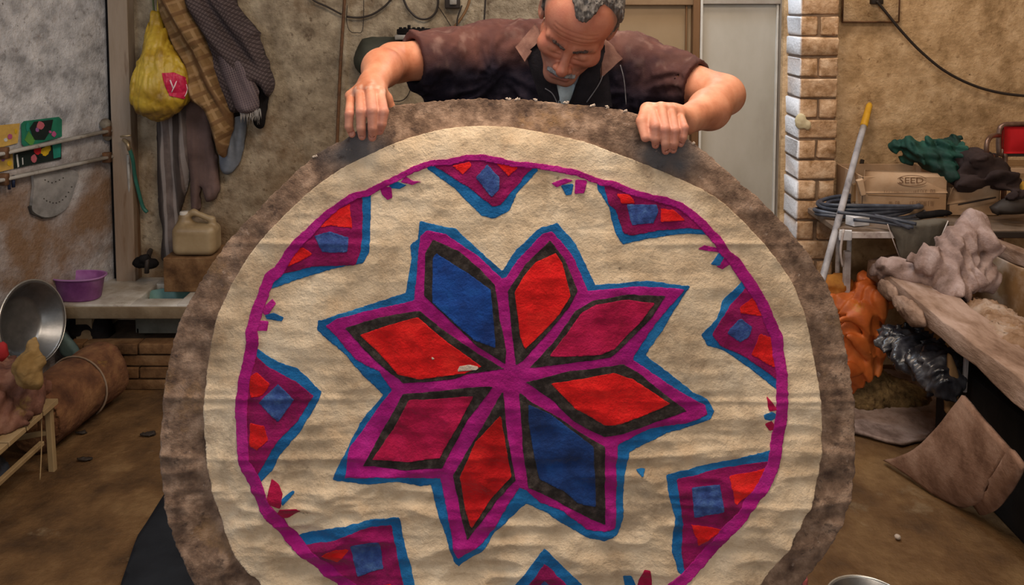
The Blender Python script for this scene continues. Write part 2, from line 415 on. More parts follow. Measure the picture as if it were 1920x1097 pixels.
# ---- doors
def door():
    d = thing('door_1', 'pale grey painted double door with tan left leaf', 'door', P(1300, 500, 3.36)[:2] + (0,)); d['kind'] = 'structure'; del d['category']
    y = 3.36
    x = lambda px: P(px, 100, y)[0]
    zt = P(1300, 8, y)[2]
    def pn(nm, a, b, z0, z1, m, dy=0, th=.03, bev=.003): return MB().box((x(a), y-dy-.001, z0), (x(b), y-dy+th, z1), bev=bev).obj(nm, m, d)
    pn('leaf_panel', 1314, 1458, .02, zt, M['door'])
    pn('upper_panel', 1314, 1458, zt+.06, 2.2, M['door'])
    pn('top_rail', 1308, 1475, zt, zt+.055, M['greywood2'], .022)
    pn('leaf_panel', 1160, 1296, .02, zt-.0, M['doortan'], -.005)
    pn('upper_panel', 1160, 1296, zt+.05, 2.2, M['doortan'])
    pn('top_rail', 1160, 1300, zt-.004, zt+.055, M['doortan2'], .02)
    pn('stile', 1296, 1309, .0, 2.22, M['brownwood'], .03, .05)
    pn('glazing_bead', 1309.5, 1314, .0, zt+.03, M['bead'], .028, .03, .001)
    pn('stile', 1458, 1476, 0, 2.22, M['doorframe'], .035, .06)
    pn('moulding', 1453, 1457, 0, zt, M['bead'], .012, .02, .001)
    pn('moulding', 1284, 1287, 0, zt, M['brownwood'], .008, .02, .001)
    pn('lintel', 1155, 1480, 2.2, 2.3, M['brownwood'], .035, .06)
    pn('overpanel', 1155, 1480, 2.3, ZC, M['wall_b'], 0, .1)
M['greywood2'] = mat('grey_rail_paint', [(.24, .19, .15), (.36, .32, .27)], 6, 6, .6)
M['doortan2'] = mat('brown_rail_paint', [(.19, .11, .055), (.27, .17, .09)], 6, 6, .6)
M['bead'] = mat('pale_bead', [(.52, .49, .43), (.62, .6, .55)], 10, 4, .5)
M['doorframe'] = mat('door_frame_paint', [(.20, .15, .11), (.33, .28, .22)], 5, 6, .6, stretch=(1, 1, .3), spots=[((.5, .45, .38), 20, .62, .6, 3)])
door()
# ---- brick pier, every brick its own piece
random.seed(4)
pier = thing('brick_pier', 'limewashed brick pier with chipped joints and a left side painted white with daylight in the colour', 'pillar', (1.13, 3.24, 0))
XL, XR, YF = 1.063, 1.212, 3.15
MB().box((XL+.010, YF+.015, 0), (XR-.004, 3.32, ZC)).obj('mortar', M['mortar'], pier)
bz = 0.0; row = 0
zs = []
z = 1.474
while z > .0: zs.append(z); z -= .0768
z = 1.474+.0768
while z < ZC-.08: zs.append(z); z += .0768
zs.sort()
for z in zs:
    h = .068
    cuts = [(XL, XR)] if row % 2 == 0 else [(XL, XL+.078+random.uniform(-.008, .008)), None]
    if cuts[-1] is None: cuts[-1] = (cuts[0][1]+.005, XR)
    for a, b in cuts:
        bm = MB().box((a+random.uniform(0, .006), YF+random.uniform(0, .007), max(z, .002)), (b-random.uniform(.0, .006), 3.31, z+h), jit=.0028, bev=.006)
        bm.obj('brick', M['brick'], pier, True)
    row += 1
# lump of pale filler stuck on the pier
blob('filler_patch', [((1.075, YF+.003, 1.0), (.022, .010, .03)), ((1.10, YF+.003, .985), (.014, .008, .018))], mat('pale_filler', [(.50, .42, .24), (.62, .54, .36)], 30), pier, .005, .01, .002, 40)

# ================================================================== FELT RUG
AR = math.radians(10); RO = np.array(P(950, 186, 1.65)); RD = np.array((0, -math.sin(AR), -math.cos(AR))); RN = np.array((0, -math.cos(AR), math.sin(AR)))
def uv(px, py):
    d = np.array(P(px, py, 1.0)) - np.array((0, 0, CAMZ)); c = np.array((0, 0, CAMZ))
    k = ((RO - c) @ RN)/(d @ RN); q = c + d*k - RO
    return (q[0], q @ RD)
def pxu(poly): return [uv(a, b) for a, b in poly]
outer = pxu([(645, 262), (690, 226), (725, 203), (790, 192), (900, 184), (1000, 188), (1090, 196), (1160, 205), (1205, 216), (1250, 240), (1290, 262), (1360, 318), (1420, 372), (1480, 432), (1530, 500), (1562, 560), (1582, 630), (1596, 710), (1601, 780), (1602, 860), (1594, 930), (1572, 990), (1530, 1055), (1480, 1120), (1400, 1230), (1290, 1320), (1120, 1385), (950, 1405), (780, 1385), (610, 1310), (480, 1210), (390, 1120), (345, 1050), (318, 980), (306, 900), (302, 810), (310, 720), (325, 640), (352, 570), (395, 500), (440, 440), (500, 378), (560, 318), (610, 280)])
cream = pxu([(870, 237), (945, 237), (1000, 245), (1080, 262), (1160, 290), (1250, 325), (1340, 370), (1400, 425), (1445, 475), (1480, 525), (1503, 580), (1520, 650), (1533, 740), (1536, 830), (1525, 905), (1505, 960), (1465, 1030), (1405, 1105), (1300, 1200), (1180, 1265), (1040, 1300), (900, 1305), (760, 1275), (620, 1200), (500, 1095), (445, 1035), (412, 960), (396, 890), (386, 810), (388, 730), (398, 650), (415, 580), (445, 520), (485, 458), (540, 400), (600, 345), (660, 306), (720, 278), (790, 252)])
ringp = pxu([(518, 500), (537, 471), (554, 450), (579, 427), (609, 398), (640, 375), (667, 360), (690, 355), (718, 341), (747, 327), (776, 312), (807, 300), (843, 298), (874, 290), (906, 290), (943, 297), (964, 302), (996, 304), (1042, 311), (1084, 319), (1126, 336), (1150, 339), (1184, 353.5), (1217, 363), (1247, 369), (1278, 380), (1301, 397), (1320, 414), (1337, 433), (1349, 444), (1362, 465), (1383, 483), (1396, 504), (1414, 527), (1423, 541), (1437, 564), (1449, 593), (1464, 625), (1468, 660), (1474, 704), (1473, 780), (1464, 820), (1462, 832), (1457, 870), (1435, 914), (1411, 941), (1395, 968), (1370, 992), (1340, 1030), (1313, 1057), (1273, 1093), (1240, 1120), (1180, 1160), (1100, 1192), (1000, 1210), (900, 1210), (800, 1190), (710, 1140), (643, 1096), (604, 1067), (574, 1041), (539, 1009), (520, 983), (492, 946), (475, 907), (453, 866), (452, 859), (446, 808), (445, 757), (452, 699), (459, 677), (466, 640), (465, 619), (477, 575), (499, 513)])
starb = pxu([(942, 506), (855, 428), (807, 418), (789, 414), (785, 448), (771, 459), (773, 482), (762, 547), (720, 561), (666, 578), (598, 600), (598, 615), (610, 629), (646, 660), (675, 691), (692, 710), (720, 738), (677, 791), (655, 835), (625, 895), (691, 902), (746, 897), (790, 908), (810, 904), (815, 933), (833, 988), (852, 1046), (861, 1057), (903, 1028), (928, 992), (979, 944), (987, 937), (1024, 954), (1065, 981), (1105, 1004), (1132, 1008), (1156, 997), (1166, 970), (1169, 886), (1178, 842), (1247, 809), (1298, 795), (1331, 782), (1338, 768), (1325, 748), (1294, 731), (1250, 694), (1206, 662), (1235, 622), (1270, 566), (1290, 534), (1212, 525), (1115, 532), (1095, 490), (1077, 455), (1045, 417), (1013, 426), (970, 464)])
starm = pxu([(941, 520), (900, 482), (872, 462), (836, 437), (802, 431), (790, 442), (785, 470), (782, 513), (778, 561), (717, 575), (635, 595), (612, 609), (627, 623), (649, 649), (669, 671), (714, 694), (723, 710), (735, 729), (698, 780), (658, 835), (649, 891), (709, 888), (790, 891), (826, 893), (837, 944), (848, 995), (852, 1028), (859, 1043), (903, 1014), (928, 981), (974, 908), (986, 911), (1014, 937), (1055, 950), (1099, 987), (1132, 991), (1153, 987), (1154, 886), (1156, 829), (1217, 798), (1284, 791), (1325, 775), (1321, 758), (1284, 738), (1234, 704), (1184, 671), (1200, 642), (1226, 604), (1258, 566), (1282, 540), (1200, 535), (1101, 543), (1092, 522), (1077, 485), (1051, 450), (1034, 432), (1016, 438), (972, 484), (949, 517)])
dia = [  # black diamond, its filling, colour
 ([(813, 448), (799, 473), (797, 552), (836, 589), (895, 646), (947, 678), (949, 654), (937, 598), (928, 533), (901, 504), (861, 470)], [(819, 473), (812, 482), (812, 564), (839, 589), (889, 634), (929, 649), (926, 598), (920, 541), (872, 507)], 'royal'),
 ([(1031, 450), (1057, 484), (1082, 543), (1066, 572), (1031, 616), (981, 671), (968, 679), (961, 627), (952, 543), (984, 496)], [(1042, 473), (1054, 493), (1069, 552), (1048, 587), (1016, 622), (984, 651), (975, 627), (965, 546), (981, 517), (1005, 490)], 'red'),
 ([(1107, 563), (1177, 550), (1245, 553), (1220, 590), (1182, 630), (1145, 665), (1066, 677), (994, 685), (1042, 633), (1077, 581)], [(1115, 569), (1177, 559), (1226, 566), (1194, 604), (1150, 651), (1124, 662), (1028, 665), (1060, 625), (1089, 584)], 'crimson'),
 ([(986, 712), (1065, 692), (1166, 680), (1193, 694), (1247, 738), (1285, 768), (1227, 785), (1166, 809), (1132, 815), (1075, 785), (1038, 748)], [(1031, 714), (1082, 707), (1149, 695), (1186, 707), (1254, 753), (1220, 768), (1166, 788), (1132, 792), (1075, 758)], 'red'),
 ([(974, 732), (997, 751), (1041, 775), (1089, 808), (1132, 832), (1133, 978), (1112, 970), (1065, 943), (991, 906), (981, 839)], [(991, 754), (1031, 771), (1072, 802), (1112, 832), (1116, 943), (1082, 937), (1055, 913), (1011, 893), (1002, 852), (991, 785)], 'navy'),
 ([(943, 729), (950, 806), (966, 893), (928, 937), (877, 1007), (863, 952), (850, 886), (866, 860), (903, 799)], [(939, 773), (946, 813), (959, 886), (921, 930), (884, 985), (870, 937), (863, 890), (892, 824)], 'red2'),
 ([(925, 720), (877, 784), (830, 871), (746, 875), (684, 868), (720, 802), (757, 737), (855, 726)], [(888, 740), (863, 788), (826, 853), (764, 860), (699, 857), (739, 802), (768, 747)], 'crimson'),
 ([(788, 581), (830, 615), (901, 663), (945, 688), (872, 699), (855, 707), (757, 715), (703, 671), (649, 613), (717, 592)], [(785, 592), (816, 620), (858, 651), (904, 685), (872, 697), (788, 707), (748, 699), (726, 674), (678, 626), (731, 606)], 'red')]
wedges = [  # blue band, purple field, diamond, two reds
 ([(800, 300), (803, 317), (853, 352), (902, 404), (927, 409), (956, 394), (969, 362), (1008, 320), (1003, 300), (900, 280)], [(812, 300), (816, 312), (878, 350), (924, 387), (939, 383), (967, 350), (998, 316), (996, 300), (900, 280)], [(914, 308), (893, 333), (922, 371), (937, 354), (937, 333)], [[(851, 311), (881, 304), (884, 310), (868, 326)], [(932, 306), (970, 313), (954, 330)]]),
 ([(1119, 355), (1140, 387), (1152, 433), (1167, 458), (1184, 453), (1247, 441), (1284, 437), (1325, 440), (1345, 425), (1300, 380), (1200, 330), (1120, 330)], [(1133, 351), (1140, 383), (1154, 393), (1169, 437), (1184, 441), (1236, 431), (1289, 427), (1320, 431), (1335, 420), (1300, 370), (1200, 330), (1130, 330)], [(1175, 383), (1230, 383), (1233, 393), (1224, 418), (1184, 421)], [[(1157, 364), (1178, 365), (1190, 381), (1165, 381)], [(1238, 391), (1259, 393), (1280, 411), (1238, 414)]]),
 ([(1388, 525), (1350, 564), (1341, 593), (1313, 625), (1324, 646), (1359, 657), (1402, 687), (1456, 731), (1490, 720), (1490, 620), (1440, 540), (1410, 510)], [(1396, 536), (1364, 573), (1332, 625), (1347, 646), (1397, 669), (1460, 714), (1490, 700), (1490, 620), (1440, 550), (1415, 520)], [(1385, 593), (1408, 611), (1402, 631), (1385, 641), (1359, 622)], [[(1386, 574), (1411, 556), (1431, 590), (1385, 584)], [(1423, 625), (1443, 631), (1455, 675), (1451, 686), (1408, 663)]]),
 ([(1450, 838), (1397, 851), (1267, 881), (1248, 887), (1251, 922), (1262, 963), (1256, 1025), (1268, 1062), (1320, 1090), (1440, 980), (1490, 860)], [(1450, 858), (1357, 872), (1267, 895), (1270, 922), (1278, 976), (1273, 1030), (1278, 1059), (1330, 1080), (1440, 980), (1490, 870)], [(1294, 908), (1346, 904), (1354, 954), (1297, 963)], [[(1365, 889), (1430, 875), (1427, 895), (1376, 938)], [(1292, 976), (1351, 987), (1308, 1017)]]),
 ([(1020, 1020), (960, 1095), (900, 1160), (880, 1230), (1190, 1230), (1160, 1165), (1097, 1095)], [(1020, 1048), (985, 1095), (935, 1165), (920, 1230), (1130, 1230), (1120, 1165), (1070, 1095)], [(1020, 1078), (990, 1125), (1020, 1168), (1055, 1125)], [[(968, 1145), (995, 1180), (960, 1185)], [(1078, 1145), (1050, 1180), (1092, 1183)]]),
 ([(570, 998), (634, 981), (699, 968), (751, 964), (755, 990), (766, 1033), (779, 1080), (784, 1100), (802, 1215), (720, 1230), (600, 1130), (530, 1010)], [(575, 1017), (624, 1007), (678, 985), (734, 981), (742, 1011), (751, 1054), (762, 1097), (778, 1215), (720, 1230), (600, 1130), (540, 1030)], [(658, 1015), (712, 1009), (721, 1059), (673, 1074)], [[(606, 1033), (634, 1022), (655, 1024), (634, 1048)], [(708, 1093), (737, 1087), (752, 1140), (704, 1120)]]),
 ([(486, 652), (525, 677), (558, 688), (605, 731), (601, 746), (569, 801), (529, 848), (514, 877), (496, 897), (420, 880), (410, 760), (450, 640)], [(480, 660), (503, 684), (558, 713), (590, 739), (558, 790), (528, 819), (503, 859), (485, 890), (420, 880), (410, 760), (450, 650)], [(525, 717), (554, 746), (525, 788), (488, 752)], [[(485, 695), (510, 717), (496, 737), (474, 742), (471, 706)], [(474, 790), (499, 794), (507, 819), (488, 837), (474, 830)]]),
 ([(697, 360), (697, 406), (695, 471), (683, 492), (634, 501), (558, 524), (514, 539), (480, 520), (560, 400), (660, 330)], [(681, 360), (682, 417), (680, 469), (669, 494), (588, 499), (532, 513), (514, 521), (480, 510), (560, 400), (660, 330)], [(592, 440), (621, 433), (655, 444), (655, 473), (607, 471)], [[(657, 383), (661, 425), (623, 421), (604, 425), (630, 396)], [(546, 478), (571, 463), (586, 475), (546, 496), (536, 492)]])]
sprigs = [('magenta', [(713, 350), (735, 350), (737, 370), (728, 375), (718, 364)]), ('magenta', [(762, 330), (776, 339), (797, 339), (783, 343), (774, 347), (752, 341)]), ('azure', [(730, 347), (747, 340), (764, 347), (751, 354), (735, 353)]),
 ('magenta', [(1033, 343), (1060, 334), (1075, 338), (1043, 351)]), ('magenta', [(1078, 336), (1101, 338), (1095, 362), (1076, 364)]), ('azure', [(1050, 347), (1075, 344), (1071, 364), (1061, 366)]),
 ('magenta', [(1305, 465), (1318, 458), (1350, 465), (1350, 472), (1320, 469)]), ('magenta', [(1341, 498), (1358, 479), (1378, 485), (1352, 503)]), ('azure', [(1343, 473), (1356, 475), (1347, 496), (1330, 494)]),
 ('crimson', [(1434, 739), (1455, 765), (1437, 767)]), ('azure', [(1427, 774), (1443, 767), (1457, 777), (1443, 784), (1430, 783)]), ('crimson', [(1429, 791), (1443, 785), (1453, 801), (1439, 804)]),
 ('azure', [(1167, 1075), (1183, 1076), (1192, 1097), (1206, 1150), (1180, 1140)]), ('crimson', [(1205, 1060), (1217, 1062), (1220, 1082), (1220, 1125), (1190, 1120), (1197, 1085)]),
 ('crimson', [(513, 892), (526, 901), (535, 918), (533, 945), (505, 935)]), ('crimson', [(530, 946), (561, 946), (568, 951), (543, 966), (520, 965)]), ('azure', [(533, 927), (552, 914), (557, 917), (535, 941)]),
 ('magenta', [(495, 585), (499, 572), (514, 558), (521, 567), (505, 590)]), ('azure', [(500, 588), (517, 584), (536, 593), (532, 600), (503, 596)]), ('magenta', [(480, 598), (507, 600), (505, 618), (482, 617)]),
 ('azure', [(1190, 875), (1208, 872), (1202, 888)]), ('magenta', [(790, 1180), (800, 1120), (812, 1120), (815, 1150), (835, 1160), (840, 1200)])]
patch_w = [[(862, 684), (880, 681), (901, 685), (894, 691), (858, 694)], [(808, 664), (820, 668), (812, 671)]]

def hgt(U, Vv):
    p = np.stack([U, Vv, U*0], -1)
    h = .012*fbm(p, 3.2, 3, 11) + .0045*fbm(p, 12, 3, 5) + .0042*crum(p, 7, 13, 3)*(.35 + .65*sst(-.3, .6, vn(p, 2.5, 44)))
    st = p*np.array([1, 2.6, 1])
    low = sst(.45, .85, Vv)
    h = h + (.0030 + .0105*low)*(ridge(st, 6.5, 21) - .3) + .0026*ridge(p, 20, 8)
    h = h + .0065*low*sst(-.2, .5, vn(p, 3, 71))*(ridge(p*np.array((.8, 2.4, 1)), 15, 24) - .3)
    h = h + .0015*ridge(st, 17, 33)*(.5+low)
    # straight press lines across the felt
    for v0, a in ((.275, .003), (.56, .0035), (.655, .0025), (.74, .003)):
        h = h + a*np.exp(-((Vv - v0 - .012*vn(p, 4, int(v0*100)))/.005)**2)*sst(.18, .36, np.abs(U+.02*vn(p, 3, 9)))
    # felt bunched where the hands pinch the edge
    for (a, b) in ((685, 238), (1250, 255)):
        cu, cv = uv(a, b); r = np.hypot(U-cu, (Vv-cv)*1.0)
        h = h - .013*np.exp(-(r/.045)**2)
        h = h + .006*np.exp(-((r-.075)/.03)**2)*vn(p, 30, 4)
    h = h - .03*sst(.10, 0, Vv)*sst(.30, .05, np.abs(U))
    return h
def felt(name, D, lo, res, off, thick, m, parent, full=False, jag=.0011, seed=0):
    ny, nx = D.shape
    X, Y = np.meshgrid(lo[0]+np.arange(nx)*res, lo[1]+np.arange(ny)*res)
    q = np.stack([X.ravel(), Y.ravel(), X.ravel()*0], -1)
    D = D + (jag*.8*vn(q, 310, seed) + jag*.7*vn(q, 120, seed+4) + jag*.9*vn(q, 38, seed+9)).reshape(D.shape)
    V, Fc, E = clipgrid(D, lo[0], lo[1], res)
    if len(Fc) == 0: return None
    h = hgt(V[:, 0], V[:, 1]) + off
    pos = RO + V[:, :1]*np.array((1, 0, 0)) + V[:, 1:2]*RD
    top = pos + h[:, None]*RN; n = len(V)
    bot = pos + (h-thick)[:, None]*RN
    if full:
        v3 = np.concatenate([top, bot]); fs = [tuple(q_) for q_ in Fc] + [tuple(i+n for i in q_[::-1]) for q_ in Fc] + [(b, a, a+n, b+n) for a, b in E]
    else:
        ed = sorted({i for e in E for i in e}); mp = {i: n+k for k, i in enumerate(ed)}
        v3 = np.concatenate([top, bot[ed]]) if ed else top
        fs = [tuple(q_) for q_ in Fc] + [(b, a, mp[a], mp[b]) for a, b in E]
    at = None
    if name == 'backing_felt':  # grey tint blended into the brown just below each hand
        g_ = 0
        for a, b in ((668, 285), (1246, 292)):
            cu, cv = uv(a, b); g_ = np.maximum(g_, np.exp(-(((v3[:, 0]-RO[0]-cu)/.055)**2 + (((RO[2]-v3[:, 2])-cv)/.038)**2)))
        q_ = v3*1.0; at = {'greywool': np.clip(g_*1.5*(.75+.5*vn(q_, 40, 3)), 0, .9)}  # greywool: plain grey tint below each hand
    return obj(name, v3, fs, m, parent, True, at)
def grid_for(poly, res):
    pl = np.array(poly); lo = np.floor((pl.min(0)-.008)/res)*res; hi = pl.max(0)+.008
    n = np.ceil((hi-lo)/res).astype(int)+1
    X, Y = np.meshgrid(lo[0]+np.arange(n[0])*res, lo[1]+np.arange(n[1])*res); return lo, X, Y
RS = .003
def fm(name, c1, c2, c3, sp=None, **k):
    a = dict(scale=16, detail=14, rough=.95, bump=1, bscale=150, bdist=.0045, sheen=.10, spec=.1, mid=(.33, .67)); a.update(k)
    return mat(name, [c1, c2, c3], spots=sp, **a)
FM = {
 'brown': fm('brown_felt', (.075, .045, .033), (.215, .140, .098), (.42, .295, .215), [((.46, .36, .30), 46, .62, .7, 2), ((.045, .03, .027), 34, .585, .65, 5), ((.36, .21, .09), 6, .57, .40, 7)], scale=30, attr=[('greywool', (.095, .095, .105))]),  # greywool: plain grey tint below each hand
 'cream': fm('cream_felt', (.40, .29, .185), (.68, .54, .375), (.84, .71, .53), [((.28, .205, .14), 7, .58, .50, 2), ((.12, .085, .06), 34, .645, .75, 5), ((.68, .45, .25), 3.4, .55, .40, 8), ((.50, .44, .35), 5, .62, .4, 11)], scale=9),
 'magenta': fm('magenta_felt', (.24, .004, .12), (.36, .006, .19), (.46, .02, .26)),
 'purple': fm('plum_felt', (.13, .003, .045), (.25, .004, .09), (.36, .008, .13)),
 'azure': fm('azure_felt', (.006, .085, .24), (.008, .13, .37), (.02, .19, .46)),
 'royal': fm('royal_blue_felt', (.006, .03, .16), (.008, .06, .30), (.015, .11, .42)),
 'navy': fm('navy_felt', (.006, .02, .085), (.008, .036, .16), (.012, .065, .26)),
 'slate': fm('slate_blue_felt', (.02, .04, .16), (.035, .08, .28), (.07, .15, .36), scale=60),
 'red': fm('red_felt', (.42, .004, .004), (.66, .008, .010), (.80, .025, .02)),
 'red2': fm('deep_red_felt', (.34, .003, .004), (.52, .006, .010), (.64, .02, .02)),
 'crimson': fm('crimson_felt', (.22, .002, .03), (.38, .004, .055), (.52, .01, .09)),
 'black': fm('charcoal_felt', (.010, .007, .007), (.028, .022, .02), (.075, .06, .055), scale=60),
 'white': fm('pale_wool_patch', (.5, .42, .34), (.6, .5, .42), (.7, .6, .5))}
rug = thing('felt_rug', 'round felt rug held upright, with an eight-pointed red and blue star in a magenta ring', 'rug', tuple(RO + .95*RD))
lo, X, Y = grid_for(outer, .004)
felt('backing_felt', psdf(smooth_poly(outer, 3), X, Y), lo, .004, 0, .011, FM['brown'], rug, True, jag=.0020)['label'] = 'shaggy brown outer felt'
lo, X, Y = grid_for(cream, RS)
felt('cream_felt', psdf(smooth_poly(cream, 3), X, Y), lo, RS, .009, .008, FM['cream'], rug, jag=.0008)['label'] = 'cream felt field'
st = .0007
Dr = lambda X, Y: psdf(ringp, X, Y)
seed = 1
for bl, pu, dm, rd in wedges:
    pb = pxu(bl); lo, X, Y = grid_for(pb, RS); dr = Dr(X, Y)
    wb = felt('corner_band', np.maximum(psdf(pb, X, Y), dr+.006), lo, RS, .009+st, .0012, FM['azure'], rug, seed=seed)
    felt('corner_field', np.maximum(psdf(pxu(pu), X, Y), dr+.006), lo, RS, .009+2*st, .0012, FM['purple'], wb, seed=seed+1)
    p2 = pxu(dm); lo, X, Y = grid_for(p2, RS); felt('small_diamond', psdf(p2, X, Y), lo, RS, .009+3*st, .0012, FM['slate'], wb, seed=seed+2)
    for r_ in rd:
        p2 = pxu(r_); lo, X, Y = grid_for(p2, RS); felt('small_triangle', psdf(p2, X, Y)-.001, lo, RS, .009+3*st, .0012, FM['red'], wb, seed=seed+3)
    seed += 5
lo, X, Y = grid_for(ringp, RS); d = Dr(X, Y); wd = .0115 + .0075*sst(.15, .35, Y) + .003*sst(.3, .5, np.abs(X))
felt('border_ring', np.maximum(d, -d-wd), lo, RS, .009+4*st, .0034, FM['magenta'], rug, jag=.0011, seed=77)
for cn, pp in sprigs:
    p2 = pxu(pp); lo, X, Y = grid_for(p2, RS); felt('sprig_leaf', psdf(p2, X, Y), lo, RS, .009+2*st, .002, FM[cn], rug, jag=.0006, seed=seed); seed += 1
lo, X, Y = grid_for(starb, RS); felt('star_outline', psdf(starb, X, Y), lo, RS, .009+st, .0012, FM['azure'], rug, seed=90)
felt('star_web', psdf(starm, X, Y), lo, RS, .009+2*st, .0012, FM['magenta'], rug, seed=91)
for bl, fi, cn in dia:
    p2 = pxu(bl); lo, X, Y = grid_for(p2, RS); dd = felt('star_diamond', psdf(p2, X, Y)-.0004, lo, RS, .009+3*st, .0012, FM['black'], rug, jag=.0007, seed=seed)
    p2 = pxu(fi); lo, X, Y = grid_for(p2, RS); felt('diamond_filling', psdf(p2, X, Y), lo, RS, .009+4*st, .0012, FM[cn], dd, jag=.0007, seed=seed+1); seed += 2
for pp in patch_w:
    p2 = pxu(pp); lo, X, Y = grid_for(p2, RS); felt('bare_patch', psdf(p2, X, Y), lo, RS, .009+5*st, .0012, FM['white'], rug, jag=.0004)
# tufts of loose wool along the top edge
tf = MB(); random.seed(3)
for px in (955, 969, 1003, 1064, 1115, 1140, 712, 1180, 590, 1300):
    i = min(range(len(outer)), key=lambda k: abs(outer[k][0]-uv(px, 300)[0]) + (9 if outer[k][1] > .4 else 0)); u0, v0 = outer[i]; u0 = uv(px, 300)[0]
    j = i+1 if outer[i][0] < u0 else i-1; t = (u0-outer[i][0])/((outer[j][0]-outer[i][0]) or 1); v0 = outer[i][1]+(outer[j][1]-outer[i][1])*t
    hh = float(hgt(np.array([u0]), np.array([v0]))[0]); c = RO + np.array((u0, 0, 0)) + RD*v0 + RN*(hh-.003)
    for k in range(3):
        a = random.uniform(0, pi); L = random.uniform(.002, .0035); q_ = c + np.array((random.uniform(-.004, .004), -.001, .001))
        tf.tube([q_, q_+np.array((math.cos(a)*L, -.001, math.sin(a)*L)), q_+np.array((math.cos(a+.6)*L*2, -.002, math.sin(a+.6)*L*1.6))], [.0022, .0024, .0008], 6)
t = tf.obj('loose_wool', FM['white'], rug, True); t['kind'] = 'stuff'; t['label'] = 'white wool tufts on the edge'
# ================================================================== THE MAN
def V3(px, py, Y): return np.array(P(px, py, Y))
HC = np.array((.137, 1.80, 1.403))
rx = Matrix.Rotation(math.radians(47), 3, 'X'); ry = Matrix.Rotation(math.radians(15), 3, 'Y'); rz = Matrix.Rotation(math.radians(-4), 3, 'Z')
HR = np.array(ry @ rx @ rz)          # local -> world
# local frame: -y face, +z crown, +x the man's left
def HL(p): return (p - HC) @ HR      # world -> head local
def HW(q): return HC + np.asarray(q) @ HR.T
SL = np.array((-.070, 2.06, 1.320)); SR = np.array((.315, 2.05, 1.285)); NB = np.array((.128, 2.03, 1.33))
EL = V3(738, 118, 1.93); ER = V3(1358, 178, 1.92)
WL = V3(700, 156, 1.705); WR = V3(1284, 226, 1.70)
handL = dict(palm=[V3(712, 174, 1.655), V3(694, 167, 1.655), V3(675, 170, 1.66), V3(658, 180, 1.668)], wrist=WL,
  f=[[(719, 210, 1.606), (716, 232, 1.603), (712, 246, 1.612)], [(698, 208, 1.601), (699, 240, 1.599), (698, 258, 1.610)], [(677, 210, 1.603), (677, 240, 1.601), (679, 256, 1.612)], [(655, 214, 1.610), (654, 237, 1.608), (660, 252, 1.616)]],
  r=[.0094, .0098, .0092, .0082], th=[V3(722, 186, 1.695), V3(733, 208, 1.700), V3(730, 234, 1.692)])
handR = dict(palm=[V3(1222, 206, 1.660), V3(1240, 202, 1.655), V3(1258, 206, 1.655), V3(1274, 215, 1.66)], wrist=WR,
  f=[[(1229, 238, 1.602), (1229, 260, 1.600), (1229, 272, 1.612)], [(1247, 243, 1.600), (1248, 268, 1.599), (1248, 283, 1.612)], [(1265, 245, 1.602), (1264, 268, 1.601), (1262, 281, 1.612)], [(1283, 240, 1.607), (1281, 257, 1.605), (1276, 270, 1.614)]],
  r=[.0090, .0094, .0090, .0080], th=[V3(1214, 206, 1.665), V3(1204, 228, 1.626), V3(1210, 258, 1.604)])
def hand_sdf(p, H):
    W = H['wrist']; d = cone(p, W, (W + H['palm'][1])/2, .026, .021)
    for q in H['palm']: d = smin(d, cone(p, W*.75 + q*.25, q, .017, .0122), .012)
    pc = sum(H['palm'])/4; d = smin(d, cone(p, W*.6+pc*.4, pc*.8+W*.2+np.array((0, .006, -.006)), .019, .018), .012)
    for mc, ch, r in zip(H['palm'], H['f'], H['r']):
        a = mc; c = None; rr = [r*1.06, r*1.08, r*.94, r*.80]
        pts = [mc] + [V3(*q) for q in ch]
        for i in range(3):
            e = cone(p, pts[i], pts[i+1], rr[i], rr[i+1]); c = e if c is None else smin(c, e, .0022)
        c = np.minimum(c, np.linalg.norm(p-pts[1], axis=1)-r*1.10)
        # knuckle crease and flat nail at the tip
        tip = pts[3]; dirn = (pts[3]-pts[2]); dirn /= np.linalg.norm(dirn)
        nail = tip - dirn*.003 + np.array((0, -rr[3]*.80, rr[3]*.25))
        c = smax(c, -(np.linalg.norm((p-nail)*np.array((1, 1.9, .8)), axis=1) - .0042), .0012)
        d = smin(d, c, .0028)
    T = H['th']; root = W*.45 + H['palm'][0]*.55
    c = cone(p, root, T[0], .017, .0145); c = smin(c, cone(p, T[0], T[1], .0145, .0118), .004); c = smin(c, cone(p, T[1], T[2], .0118, .0088), .003)
    return smin(d, c, .008)
def arm_sdf(p, S0, E, Wr, H, mid, rm):
    d = cone(p, S0, E, .058, .043)
    d = smin(d, cone(p, E, mid, .043, rm), .02); d = smin(d, cone(p, mid, Wr, rm, .0275), .03)
    return smin(d, near(p, (Wr+H['f'][1][1] if False else Wr + (0, -.05, -.03)), .13, lambda q: hand_sdf(q, H)), .012)
MIDL = V3(716, 128, 1.81); MIDR = V3(1330, 205, 1.81)
